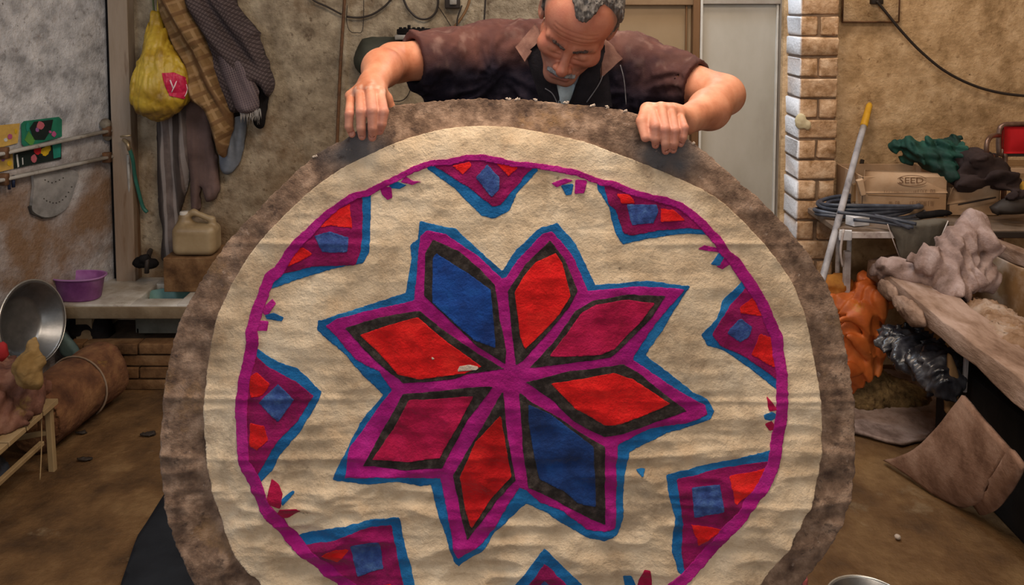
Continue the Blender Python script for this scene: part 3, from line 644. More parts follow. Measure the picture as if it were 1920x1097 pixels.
def head_sdf(p, hair=False):
    q = HL(p); ax = np.abs(q[:, 0]); s = np.stack([ax, q[:, 1], q[:, 2]], -1)
    d = ell(q, (0, .018, .045), (.0755, .094, .082))
    d = smin(d, ell(q, (0, -.020, .050), (.066, .070, .062)), .03)      # forehead
    d = smin(d, ell(q, (0, -.030, -.030), (.062, .058, .066)), .03)     # face
    d = smin(d, cone(s, (.049, .002, -.045), (.016, -.070, -.088), .021, .019), .025)   # jaw
    d = smin(d, cone(q, (-.012, -.078, -.093), (.012, -.078, -.093), .0185, .0185), .018)  # chin
    d = smin(d, ell(s, (.045, -.062, -.022), (.022, .020, .020)), .022)  # cheekbone
    d = smin(d, cone(s, (.010, -.084, .014), (.046, -.070, .016), .0105, .0085), .012)   # brow ridge
    d = smax(d, -ell(s, (.031, -.101, -.008), (.020, .016, .0135)), .014)  # socket
    d = smin(d, np.linalg.norm(s - np.array((.031, -.073, -.008)), axis=1) - .0142, .005)  # lidded eye
    d = smin(d, cone(s, (.017, -.0845, -.0125), (.045, -.0775, -.0125), .0022, .002), .003)  # lash line, lid
    d = smin(d, cone(s, (.019, -.083, -.026), (.042, -.078, -.025), .004, .003), .007)  # bag
    d = smin(d, cone(q, (0, -.084, .010), (0, -.106, -.033), .0075, .0105), .010)       # nose
    d = smin(d, np.linalg.norm(q - np.array((0, -.110, -.037)), axis=1) - .0125, .006)
    d = smin(d, ell(s, (.0135, -.098, -.040), (.0085, .011, .0085)), .005)
    d = smax(d, -ell(s, (.006, -.106, -.049), (.0035, .006, .004)), .003)
    d = smin(d, ell(q, (0, -.080, -.062), (.030, .018, .020)), .016)    # muzzle
    d = smax(d, -cone(s, (.020, -.094, -.036), (.034, -.082, -.060), .0025, .002), .008)  # fold beside the mouth
    d = smin(d, cone(q, (-.017, -.0935, -.0625), (.017, -.0935, -.0625), .0052, .0052), .005)
    d = smin(d, cone(q, (-.014, -.0935, -.0745), (.014, -.0935, -.0745), .0062, .0062), .005)
    d = smax(d, -cone(q, (-.020, -.1000, -.0682), (.020, -.1000, -.0682), .0018, .0018), .003)
    for zf, yf in ((.040, -.094), (.052, -.090), (.063, -.084)):        # forehead creases
        d = d + .0012*np.exp(-((q[:, 2]-zf-.002*np.cos(q[:, 0]*60))/.0018)**2)*(ax < .045)*(q[:, 1] < 0)
    d = d + .0016*np.exp(-((ax-.005)/.0018)**2)*np.exp(-((q[:, 2]-.018)/.009)**2)*(q[:, 1] < -.05)
    # ears
    Re = np.array(Matrix.Rotation(math.radians(-22), 3, 'Z'))
    e = ell(s, (.0785, .018, -.008), (.0075, .020, .031), Re); e = smax(e, -ell(s, (.0865, .012, -.006), (.006, .011, .018), Re), .005)
    return smin(d, e, .006)
def neck_sdf(p):
    a = HW((0, .030, -.050)); return cone(p, a, NB, .056, .066)
def body_sdf(p):
    d = smin(near(p, HC, .15, head_sdf), neck_sdf(p), .022)
    t = torso_sdf(p, -.008)
    d = smin(d, t, .02)
    d = smin(d, near(p, (SL+WL)/2, .32, lambda q: arm_sdf(q, SL, EL, WL, handL, MIDL, .037)), .02)
    d = smin(d, near(p, (SR+WR)/2, .32, lambda q: arm_sdf(q, SR, ER, WR, handR, MIDR, .039)), .02)
    return d
PEL = np.array((.12, 2.24, .90))
def torso_sdf(p, o=0.):
    d = ell(p, (.125, 2.10, 1.20), (.185+o, .120+o, .19+o))
    d = smin(d, ell(p, (.122, 2.18, 1.00), (.165+o, .125+o, .19+o)), .08)
    d = smin(d, cone(p, SL + (.035, .01, -.005), SR + (-.035, .01, 0), .070+o, .070+o), .05)
    d = smin(d, cone(p, NB + (-.055, .0, .012), SL + (.05, 0, .018), .050+o, .056+o), .03)
    d = smin(d, cone(p, NB + (.055, .0, .006), SR + (-.05, 0, .018), .050+o, .056+o), .03)
    return d
def skin_attrs(v):
    q = HL(v); ax = np.abs(q[:, 0]); hd = (np.linalg.norm(q, axis=1) < .16)
    lips = np.exp(-((q[:, 2]+.0685)/.009)**2)*(ax < .021)*(q[:, 1] < -.086)*hd
    bz = q[:, 2] - .018
    brow = np.exp(-(bz/.0052)**2)*sst(.009, .014, ax)*sst(.052, .044, ax)*(q[:, 1] < -.04)*hd*(.55+.45*vn(v*np.array((1, 1, 1.)), 600, 3))
    stub = hd*sst(-.030, -.055, q[:, 2])*(q[:, 1] < .0)*sst(.115, .10, ax)*.55*(.7+.3*vn(v, 900, 2))
    scal = hd*sst(.052, .062, ax)*sst(-.03, .0, q[:, 2])*sst(-.045, -.02, q[:, 1])*.75
    red = np.zeros(len(v))
    red = np.maximum(red, .62*hd*(q[:, 1] < .03)*(.8+.3*vn(v, 60, 4)))  # whole face redder and darker: shade of the bowed head put into the skin
    red = np.maximum(red, np.exp(-(np.linalg.norm(q-np.array((0, -.112, -.038)), axis=1)/.02)**2)*.85)
    red = np.maximum(red, np.exp(-(np.linalg.norm(np.stack([ax, q[:, 1], q[:, 2]], -1)-np.array((.043, -.078, -.03)), axis=1)/.022)**2)*.6)
    for H in (handL, handR):
        for ch in H['f']:
            red = np.maximum(red, np.exp(-(np.linalg.norm(v-V3(*ch[0]), axis=1)/.011)**2)*.55)
            red = np.maximum(red, np.exp(-(np.linalg.norm(v-V3(*ch[2]), axis=1)/.013)**2)*.65)
    wool = np.zeros(len(v))
    for H, sd in ((handL, 3), (handR, 8)):
        for mc in H['palm'][:3]: wool = np.maximum(wool, np.exp(-(np.linalg.norm(v-mc, axis=1)/.014)**2)*sst(-.1, .6, vn(v, 150, sd)))
    ash = np.zeros(len(v))
    for H in (handL, handR): ash = np.maximum(ash, .35*sst(.10, .03, np.linalg.norm(v-V3(*H['f'][1][1]), axis=1)))
    return dict(lips=np.clip(lips, 0, 1)*.6, brow=np.clip(brow, 0, 1)*.85, stubble=np.clip(np.maximum(stub, scal), 0, 1), red=red*.7, wool=wool*.8, ash=ash)
M['skin'] = mat('weathered_skin', [(.46, .165, .085), (.60, .25, .145), (.70, .34, .215)], 14, 6, .5, .35, 260, bdist=.0015, spec=.45,
    attr=[('red', (.40, .10, .085)), ('ash', (.46, .24, .22)), ('stubble', (.24, .17, .14)), ('lips', (.33, .085, .075)), ('brow', (.035, .025, .022)), ('wool', (.70, .60, .52))])
_b = M['skin'].node_tree.nodes['Principled BSDF']; _b.inputs['Subsurface Weight'].default_value = .12; _b.inputs['Subsurface Radius'].default_value = (.012, .005, .003); _b.inputs['Subsurface Scale'].default_value = 1
man = thing('person', 'grey-haired man in a dusty dark short-sleeved shirt, head bowed, both hands gripping the felt rug', 'person', (.12, 2.2, 0))
# the body is meshed once; head and hands come out finer because their grids are finer, so use one fine grid
def shirt_cut(d, p):                     # the skin under the shirt is kept 6 mm below it
    return d
v, q = surface(body_sdf, (-.36, 1.57, .90), (.56, 2.30, 1.56), .0027)
body = obj('body', v, q, M['skin'], man, True, skin_attrs(v))
print('body', len(v))

# shirt -----------------------------------------------------------
HEML = SL + (EL-SL)*.80; HEMR = SR + (ER-SR)*.66
def folds(p, a=1.0):
    q = p*np.array((1, 1, .42))
    return a*(.0075*(ridge(q, 20, 4) - .4) + .0045*fac(q, 9, 8, 4) + .0035*fbm(p, 22, 2, 8) + .0012*vn(p, 90, 6))
def shirt_sdf(p):
    d = torso_sdf(p, .008)
    aL = cone(p, SL, HEML, .074, .064); aR = cone(p, SR, HEMR, .074, .062)
    d = smin(d, aL, .035); d = smin(d, aR, .035)
    # cloth hanging from the raised arm down to the flank
    d = smin(d, cone(p, (SL+HEML)/2 + (.05, .02, -.05), (-.02, 2.10, 1.15), .045, .05), .05)
    d = smin(d, cone(p, (SR+HEMR)/2 + (-.05, .02, -.05), (.28, 2.10, 1.12), .045, .05), .05)
    d = smin(d, cone(p, V3(812, 128, 1.98), V3(842, 205, 2.02), .045, .05), .04)
    d = d - folds(p)
    # gathers that radiate from the armpits
    for c, s in ((SL + (.03, -.06, -.05), 1), (SR + (-.03, -.06, -.05), 2)):
        r = p - c; a = np.arctan2(r[:, 2], r[:, 0]); rr = np.linalg.norm(r, axis=1)
        d = d - .0028*np.sin(a*11 + 5*vn(p, 14, s))*np.exp(-((rr-.09)/.045)**2)
    # sleeve ends
    for S0, H, E in ((SL, HEML, EL), (SR, HEMR, ER)):
        n = (E-S0)/np.linalg.norm(E-S0); t = (p-H) @ n; near = np.linalg.norm(p-H, axis=1) < .16
        d = np.where(near, np.maximum(d, t - .004*vn(p, 20, 5)), d)
        inner = cone(p, S0, H + n*.05, .052, .055 if S0 is SL else .053)
        d = np.where(near, np.maximum(d, -np.maximum(inner, -t - .03)), d)
        d = np.where(near, d - .0018*sst(-.022, -.020, t)*sst(.0, -.002, t), d)
    # open neck: a V cut down the chest, and the collar hole
    neck = cone(p, HW((0, .03, -.05)), NB + (0, -.005, .02), .064, .066); d = smax(d, -neck, .004)
    x = p[:, 0] - .130 + .05*(1.34-p[:, 2]); w_ = .048*sst(1.17, 1.33, p[:, 2]) + .0
    d = np.maximum(d, -np.maximum(np.abs(x) - w_, (p[:, 1] - 2.03)))
    return np.maximum(d, .86 - p[:, 2])
M['shirt'] = mat('dusty_dark_shirt', [(.007, .0065, .012), (.014, .012, .022), (.028, .022, .034)], 26, 6, .95, .6, 320, bdist=.0018, spec=.12, sheen=.0,
    attr=[('dust', (.135, .060, .050)), ('wool', (.36, .25, .22))], spots=[((.42, .34, .31), 110, .745, .6, 3)])
def shirt_attrs(v):
    top = sst(1.282, 1.352, v[:, 2] + .022*fbm(v*np.array((1, 1, .3)), 22, 2, 3))  # height fade holds brown dust and the light painted on the shoulders
    sl = np.maximum(sst(.17, .05, np.linalg.norm(v-HEML, axis=1))*sst(1.27, 1.35, v[:, 2]), sst(.2, .05, np.linalg.norm(v-HEMR, axis=1))*sst(1.20, 1.28, v[:, 2])*.8)
    dd = np.clip(np.maximum(top, sl)*(.72 + .35*fbm(v, 30, 3, 6)), 0, 1)
    return dict(dust=dd, wool=np.clip(sst(.1, .7, fbm(v*np.array((1, 1, .5)), 60, 3, 9))*.34*dd + .14*sst(.1, .7, vn(v, 12, 2))*dd, 0, 1))
v, q = surface(shirt_sdf, (-.32, 1.80, .84), (.54, 2.36, 1.47), .0042)
shirt = obj('shirt', v, q, M['shirt'], man, True, shirt_attrs(v)); shirt['label'] = 'dark shirt with brown dust and painted light on the shoulders'
print('shirt', len(v))
M['collar'] = mat('dusty_collar', [(.10, .05, .042), (.165, .085, .068), (.22, .125, .10)], 30, 6, .95, .5, 260, bdist=.0015)
def sheet(name, corners, m, parent, n=10, th=.0035, bulge=.006, nz=.0025, seed=0):
    """a thin quilt of cloth spanned by 4 corners, slightly bulged"""
    a, b, c, d = [np.asarray(x, float) for x in corners]; V = []
    s, t = np.meshgrid(np.linspace(0, 1, n), np.linspace(0, 1, n)); s = s.ravel()[:, None]; t = t.ravel()[:, None]
    p = a*(1-s)*(1-t) + b*s*(1-t) + c*s*t + d*(1-s)*t
    nr = np.cross(b-a, d-a); nr /= np.linalg.norm(nr)
    if nr[1] > 0: nr = -nr
    p = p + nr*(bulge*np.sin(pi*s)*np.sin(pi*t) + nz*vn(p, 50, seed)[:, None]); i = np.arange(n*n).reshape(n, n)
    q = np.stack([i[:-1, :-1], i[:-1, 1:], i[1:, 1:], i[1:, :-1]], -1).reshape(-1, 4)
    v = np.concatenate([p, p - nr*th]); k = n*n; fs = [tuple(x) for x in q] + [tuple(y+k for y in x[::-1]) for x in q]
    bd = list(i[0]) + list(i[1:, -1]) + list(i[-1, ::-1][1:]) + list(i[::-1, 0][1:-1])
    fs += [(bd[j], bd[(j+1) % len(bd)], bd[(j+1) % len(bd)]+k, bd[j]+k) for j in range(len(bd))]
    return obj(name, v, fs, m, parent)
sheet('collar', [V3(966, 88, 1.905), V3(1004, 44, 1.93), V3(1016, 66, 1.90), V3(984, 116, 1.875)], M['collar'], man, seed=2)
sheet('collar', [V3(1128, 62, 1.91), V3(1140, 76, 1.92), V3(1167, 110, 1.89), V3(1128, 146, 1.868)], M['collar'], man, seed=5)
M['piping'] = mat('grey_zip_piping', [(.10, .10, .12), (.2, .2, .22)], 60, 3, .5, .1)
M['lapel'] = mat('inner_dark_lapel', [(.008, .007, .010), (.018, .015, .020)], 30, 4, .95, .4, 200)
sheet('placket', [V3(985, 100, 1.89), V3(1022, 70, 1.88), V3(1052, 196, 1.88), V3(1016, 200, 1.90)], M['lapel'], man, 12, bulge=.008, seed=3)
sheet('placket', [V3(1100, 110, 1.87), V3(1134, 84, 1.89), V3(1148, 200, 1.885), V3(1066, 200, 1.875)], M['lapel'], man, 12, bulge=.008, seed=4)
MB().tube(spline([V3(1022, 166, 1.868), V3(1036, 176, 1.864), V3(1047, 198, 1.865)], 5), .0014, 6).obj('piping', M['piping'], man, True)
MB().tube(spline([V3(1130, 142, 1.866), V3(1122, 160, 1.860), V3(1100, 192, 1.860)], 5), .0012, 6).obj('piping', M['piping'], man, True)
MB().tube(spline([V3(1163, 122, 1.885), V3(1170, 150, 1.875), V3(1174, 196, 1.865)], 5), .0012, 6).obj('piping', M['piping'], man, True)
M['vest'] = mat('pale_blue_undershirt', [(.33, .40, .44), (.46, .54, .58)], 20, 5, .9, .4, 120)
def vest_sdf(p):
    d = torso_sdf(p, -.001) - .004*ridge(p*np.array((1, 1, .4)), 25, 3)
    neck = cone(p, HW((0, .03, -.05)), NB + (0, -.01, .01), .060, .064)
    d = smax(d, -neck, .004); return np.maximum(d, np.maximum(np.abs(p[:, 0]-.13)-.075, np.maximum(1.0-p[:, 2], p[:, 1]-2.08)))
v, q = surface(vest_sdf, (.03, 1.88, .98), (.24, 2.10, 1.40), .006); obj('undershirt', v, q, M['vest'], man)
sheet('undershirt_front', [V3(1036, 158, 1.888), V3(1078, 158, 1.888), V3(1072, 204, 1.885), V3(1042, 204, 1.885)], M['vest'], man, 10, bulge=.010, seed=7)

# hair, moustache ---------------------------------------------------
M['hair'] = mat('grey_hair', [(.05, .043, .04), (.14, .128, .12), (.30, .285, .275)], 60, 5, .75, .6, 300, bdist=.002, stretch=(3, .35, .8), spec=.15, mid=(.3, .7))
def hair_sdf(p):
    q = HL(p); ax = np.abs(q[:, 0])
    d = ell(q, (0, .018, .045), (.0755, .094, .082)); d = smin(d, ell(q, (0, -.020, .050), (.066, .070, .062)), .03)
    st = np.stack([q[:, 0]*2.4, q[:, 1]*.6, q[:, 2]*1.0], -1)
    thick = .0058 + .0055*ridge(st, 85, 3) + .0045*sst(.02, .09, q[:, 2])*vn(q, 30, 2)
    # hair line: a forelock in the middle, bare temples, short sides in front of the ears
    line = .113 - .030*np.exp(-(np.abs((q[:, 0]-.004)/.024))**2.6) + .012*sst(.02, .045, ax)
    back = q[:, 1] > -.012 + .03*sst(.03, -.03, q[:, 2])
    top = (q[:, 2] + .25*(q[:, 1]+.05) - line + .004*vn(q, 120, 5) + .003*vn(q*np.array((3, 1, .5)), 160, 8))
    side = (q[:, 1] + .022 - .35*(.05-np.abs(q[:, 2]-.03)))
    m = np.maximum(top, side)
    low = q[:, 2] + .035 + .5*sst(.05, .1, q[:, 1])*(-.06)
    m = np.minimum(m, low)
    thick = thick*sst(-.004, .010, m) - .004*sst(.002, -.006, m)
    return np.maximum(d - thick, -(d + .006))
ctr = HC; v, q = surface(hair_sdf, ctr-.15, ctr+.15, .0028)
obj('hair', v, q, M['hair'], man)
M['tache'] = mat('grey_white_moustache', [(.15, .14, .14), (.30, .31, .32), (.46, .49, .51)], 90, 4, .8, .6, 300, stretch=(1, .5, 1))
def tache(p):
    q = HL(p); s = np.stack([np.abs(q[:, 0]), q[:, 1], q[:, 2]], -1)
    d = cone(s, (.003, -.1000, -.0560), (.026, -.0895, -.0650), .0078, .0048)
    return d - .0022*ridge(q*np.array((1.6, .6, .5)), 170, 2)
v, q = surface(tache, HW((0, -.095, -.055))-.05, HW((0, -.095, -.055))+.05, .0016); obj('moustache', v, q, M['tache'], man)
M['eyebrow'] = mat('dark_eyebrow', [(.05, .03, .025), (.12, .08, .07)], 200, 3, .8, .5, 400)
for sx in (-1, 1):
    def eb(p):
        q = HL(p); q = q*np.array((sx, 1, 1))
        d = smin(cone(q, (.012, -.0935, .0140), (.032, -.0855, .0175), .0036, .0032), cone(q, (.032, -.0855, .0175), (.049, -.0745, .012), .0032, .0014), .004)
        return d - .0018*(ridge(q*np.array((1.5, 1, .6)), 230, 4)-.3)
    c = HW((.032*sx, -.085, .018)); v, q = surface(eb, c-.035, c+.035, .0014); obj('eyebrow', v, q, M['eyebrow'], man)

# trousers and boots, behind the rug --------------------------------
M['trousers'] = mat('black_work_trousers', [(.008, .008, .011), (.02, .02, .026)], 20, 5, .9, .5, 150)
def tr(p):
    d = ell(p, (.122, 2.21, .90), (.172, .128, .13))
    for hx, fx, fy in ((.03, -.03, 2.20), (.215, .29, 2.26)):
        kn = ((hx+fx)/2, 2.16, .48); d = smin(d, cone(p, (hx, 2.22, .86), kn, .092, .066), .03); d = smin(d, cone(p, kn, (fx, fy, .09), .066, .058), .02)
    d = d - .006*ridge(p*np.array((1, 1, .7)), 14, 6)
    return np.maximum(np.maximum(d, .06-p[:, 2]), p[:, 2]-.985)
v, q = surface(tr, (-.15, 2.0, .03), (.42, 2.42, 1.02), .009); obj('trousers', v, q, M['trousers'], man)
M['boot'] = mat('brown_boot', [(.03, .02, .014), (.06, .04, .028)], 15, 4, .6)
for fx, fy in ((-.03, 2.20), (.29, 2.26)):
    def bt(p):
        d = cone(p, (fx, fy+.02, .055), (fx+(.01 if fx > 0 else -.01), fy-.14, .042), .050, .040); d = smin(d, cone(p, (fx, fy, .06), (fx, fy, .12), .05, .052), .02)
        return np.maximum(d, .006-p[:, 2])
    v, q = surface(bt, (fx-.09, fy-.22, 0), (fx+.09, fy+.10, .19), .008); obj('boot', v, q, M['boot'], man)
# ================================================================== LEFT SIDE
def wl(px, py, off=0.0):                 # point on the slanted left wall seen at a pixel, moved off towards the room
    x = (px - CX)/F; dy = P(px, py, 1.0)
    k = (-1.594 - .332*YB)/(dy[0] - .332*1.0) if False else (-1.594 - .332*3.39)/(dy[0] - .332)
    p = Vector(dy) - Vector((0, 0, CAMZ)); p = Vector((0, 0, CAMZ)) + p*k
    return p + WN*off
WN = Vector((1, -.332, 0)).normalized(); WT = Vector((.332, 1, 0)).normalized()      # wall normal, along the wall (away)
# post in the corner with dark gap
S(MB().box((P(206, 100, 3.34)[0], 3.33, 0), (P(243, 100, 3.34)[0], 3.392, ZC), bev=.004).obj('trim_1', M['postwood']))
S(MB().box((P(199, 100, 3.36)[0], 3.365, 0), (P(206, 100, 3.34)[0], 3.392, ZC)).obj('trim_2', M['black']))
# battens (pipes) along the left wall
M['batten'] = mat('dirty_grey_pipe', [(.22, .20, .17), (.36, .34, .31), (.46, .44, .41)], 9, 6, .7, .4, 80, spots=[((.12, .09, .06), 16, .6, .7, 3)])
def batten(y0, y1, lab, r0=.013):
    a = wl(-70, y0 + (y0-y1)*.34, .032); b = wl(206, y1, .028)
    m = MB(); q = (b-a).to_track_quat('Z', 'Y').to_matrix(); m.beam(a, b, .026, .012, .003)
    o = thing('wall_pipe', lab, 'pipe', a, 'pipes on the left wall')
    m.obj('pipe', M['batten'], o, True)
    for t in (.2, .93):
        p = a.lerp(b, t); MB().beam(p - Vector((0, 0, .02)), p + Vector((0, 0, .02)), .03, .02).obj('clamp', M['rust'], o, True)
    return o
batten(285, 242, 'upper flat grey pipe sloping across the left wall over the flower pictures', )
batten(334, 291, 'lower flat grey pipe sloping across the left wall under the flower pictures')
blob('pipe_caulk', [(tuple(wl(190, 232, .02)), (.022, .02, .022)), (tuple(wl(196, 250, .015)), (.02, .02, .03))], mat('grimy_filler', [(.10, .08, .06), (.28, .25, .2)], 30), None, .006, .01, .003, 40)
tag(bpy.data.objects['pipe_caulk'], 'grimy lump of filler where the upper wall pipe meets the post', 'filler')
# flower pictures tucked behind the pipes
def wallquad(name, cs, off, m, parent=None, th=.002):
    v = [wl(a, b, off) for a, b in cs] + [wl(a, b, off-th) for a, b in cs]; n = len(cs)
    f = [tuple(range(n)), tuple(range(n, 2*n))[::-1]] + [(i, i+n, (i+1) % n+n, (i+1) % n) for i in range(n)]
    return obj(name, v, f, m, parent, False)
def disc(cx, cy, rx_, ry_, k=9, j=.25, sd=0):
    r = random.Random(sd); return [(cx+rx_*math.cos(2*pi*i/k)*(1-j*r.random()), cy+ry_*math.sin(2*pi*i/k)*(1-j*r.random())) for i in range(k)]
col = lambda n, c, **k: mat(n, [tuple(x*.7 for x in c), c], 30, 4, k.get('rough', .55), .05, 60)
K = {n: col('print_'+n, c) for n, c in dict(green=(.02, .20, .12), teal=(.02, .27, .20), dark=(.012, .022, .02), red=(.62, .02, .03), yellow=(.68, .45, .02), pink=(.5, .10, .26), rose=(.55, .14, .18), amber=(.62, .40, .10), leaf=(.10, .30, .06), white=(.6, .62, .62), violet=(.32, .12, .33), navy=(.02, .03, .07)).items()}
def picture(label, parts, base, bcol):
    c = wl(*base[0], .0); o = thing('flower_picture', label, 'picture', c, 'flower pictures on the left wall')
    wallquad('card', base, .008, K[bcol], o)
    for nm, cs, cl, of in parts: wallquad(nm, cs, .009+of*.0006, K[cl], o, .0006)
picture('green flower picture with dark heart, tucked above the upper wall pipe', [
 ('dark_print', [(60, 228), (96, 224), (92, 243), (80, 262), (60, 262), (52, 240)], 'dark', 1), ('flower_print', disc(72, 235, 8, 9, sd=1), 'rose', 2), ('flower_print', disc(66, 243, 4, 5, sd=2), 'violet', 2),
 ('flower_print', disc(97, 251, 5, 6, sd=3), 'pink', 2), ('flower_print', disc(90, 247, 3, 3, sd=4), 'pink', 3), ('leaf_print', [(42, 262), (50, 246), (62, 262), (56, 275)], 'leaf', 1), ('leaf_print', disc(48, 238, 4, 10, sd=5), 'teal', 2)],
 [(37, 232), (42, 227), (107, 219), (113, 224), (113, 256), (44, 276), (38, 270)], 'green')
picture('dark picture with red and yellow flowers between the two wall pipes', [
 ('flower_print', disc(67, 282, 8, 10, sd=6), 'red', 1), ('flower_print', disc(60, 297, 6, 9, sd=7), 'rose', 1), ('flower_print', disc(80, 284, 9, 9, sd=8), 'yellow', 1), ('flower_print', disc(86, 278, 6, 8, sd=9), 'yellow', 2), ('flower_print', disc(72, 292, 5, 5, sd=19), 'dark', 3),
 ('leaf_print', [(94, 266), (111, 263), (110, 294), (97, 297)], 'teal', 1), ('stem_print', [(26, 290), (29, 289), (32, 312), (29, 314)], 'white', 2), ('stem_print', [(37, 296), (39, 295), (40, 308), (38, 309)], 'white', 2)],
 [(24, 283), (60, 275), (112, 262), (112, 298), (60, 308), (24, 316)], 'dark')
picture('amber picture with small pink blooms above the pipe at the frame edge', [('flower_print', disc(15, 256, 5, 6, sd=10), 'pink', 1), ('flower_print', disc(7, 262, 4, 4, sd=11), 'white', 1), ('leaf_print', disc(26, 246, 3, 6, sd=12), 'yellow', 1)],
 [(-16, 236), (34, 231), (30, 268), (-16, 280)], 'amber')
picture('amber picture with a violet bloom under the upper wall pipe', [('flower_print', disc(2, 297, 5, 6, sd=13), 'violet', 1), ('leaf_print', disc(14, 306, 5, 6, sd=14), 'yellow', 1)],
 [(-16, 292), (20, 285), (22, 316), (-16, 325)], 'amber')
# grey rounded slate hanging under the pipes
o = thing('slate_plate', 'grey rounded slate with rows of dark marks under the wall pipes', 'plate', wl(90, 400, 0))
wallquad('plate', smooth_poly([(60, 322), (100, 316), (140, 322), (134, 352), (122, 385), (100, 403), (78, 407), (58, 398), (54, 385), (58, 350)], 3), .016, mat('grey_slate', [(.17, .165, .16), (.27, .265, .26), (.36, .35, .34)], 12, 7, .8, .4, 60), o, .012)
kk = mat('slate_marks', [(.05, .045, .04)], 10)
for i, (a, b) in enumerate([(76, 372), (81, 376), (87, 378), (93, 380), (99, 380), (105, 378), (111, 374), (117, 368), (122, 360), (128, 350), (78, 337), (84, 340), (91, 342), (98, 340), (105, 337), (112, 333)]):
    wallquad('mark', disc(a, b, 1.7, 1.5, 6, .3, i), .0168, kk, o, .001)
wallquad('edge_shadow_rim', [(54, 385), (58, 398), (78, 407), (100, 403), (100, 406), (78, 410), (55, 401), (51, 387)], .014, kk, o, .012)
# twigs and cup bits at the end of the lower pipe
tag(MB().tube([wl(12, 328, .03), wl(13, 350, .03)], .006, 6).tube([wl(4, 335, .03), wl(5, 354, .03)], .005, 6).obj('wire_hook', K['navy'], None, True), 'dark hook hanging from the left end of the lower wall pipe', 'hook')

# ---- washing counter
DF = 3.07; zt_ = PZ(200, 571, .0)[2]
ctr_z = P(200, 571, DF)[2]
M['slabtop'] = mat('worn_counter_concrete', [(.26, .21, .16), (.42, .38, .32), (.55, .52, .47)], 8, 8, .45, .3, 60, spots=[((.16, .11, .06), 14, .6, .6, 2)], spec=.5)
M['slabedge'] = mat('counter_edge', [(.15, .105, .06), (.25, .19, .12)], 10, 7, .8, .5, 60)
xl, xr = P(112, 571, DF)[0], -.62
ct = thing('washing_counter', 'low concrete washing counter with brick base and dark open hollow below', 'counter', ((xl+xr)/2, 3.2, 0))
sxl, sxr = P(215, 571, DF)[0]+.06, P(330, 571, DF)[0]
top = MB(); zt0 = ctr_z; th = .042
top.box((xl, DF, zt0-th), (sxl, 3.385, zt0), bev=.006); top.box((sxr, DF, zt0-th), (xr, 3.385, zt0), bev=.006)
top.box((sxl-.01, DF, zt0-th), (sxr+.01, DF+.07, zt0-.001), bev=.006); top.box((sxl-.01, 3.30, zt0-th), (sxr+.01, 3.385, zt0-.001), bev=.004)
top.obj('counter_top', M['slabtop'], ct, True)
MB().box((xl+.004, DF-.003, zt0-th-.012), (xr, DF+.02, zt0-.008), bev=.004).obj('counter_edge', M['slabedge'], ct, True)
bs = MB(); bs.box((sxl-.008, DF+.06, zt0-.13), (sxr+.008, 3.31, zt0-.115)); bs.box((sxl-.012, DF+.06, zt0-.13), (sxl, 3.31, zt0-.03)); bs.box((sxr, DF+.06, zt0-.13), (sxr+.012, 3.31, zt0-.03)); bs.box((sxl, DF+.055, zt0-.13), (sxr, DF+.067, zt0-.03)); bs.box((sxl, 3.30, zt0-.13), (sxr, 3.31, zt0-.03))
bs.obj('sink_basin', mat('grimy_sink', [(.05, .05, .04), (.10, .10, .085)], 10, 6, .4, .2), ct)  # sink shell darkened, the shade of the hollow put into its colour
M['basebrick'] = mat('grimy_base_brick', [(.07, .032, .012), (.155, .078, .032), (.23, .13, .06)], 14, 8, .85, .7, 70)
MB().box((xl+.02, DF+.05, 0), (xr-.01, 3.38, .175)).obj('base_core', M['darkmortar'], ct)
random.seed(8)
zb = [.004, .050, .096, .142]
for i, z in enumerate(zb):
    x = xl+.02 + (.06 if i % 2 else 0)
    if i % 2: MB().box((xl+.02, DF+.004, z), (x-.004, DF+.06, z+.040), jit=.001, bev=.004).obj('brick', M['basebrick'], ct, True)
    while x < xr-.02:
        b = min(x+.205, xr-.01); MB().box((x, DF+random.uniform(0, .008), z), (b-.006, DF+.06, z+.040), jit=.0015, bev=.004).obj('brick', M['basebrick'], ct, True); x = b
for xs in (xl+.03, xr-.08): MB().box((xs, DF+.05, .17), (xs+.06, 3.37, zt0-th+.002)).obj('support', M['slabedge'], ct)
MB().box((xl+.03, 3.355, .17), (xr-.02, 3.38, zt0-th)).obj('back_panel', M['black'], ct)  # black panel carries the shade of the hollow in its colour
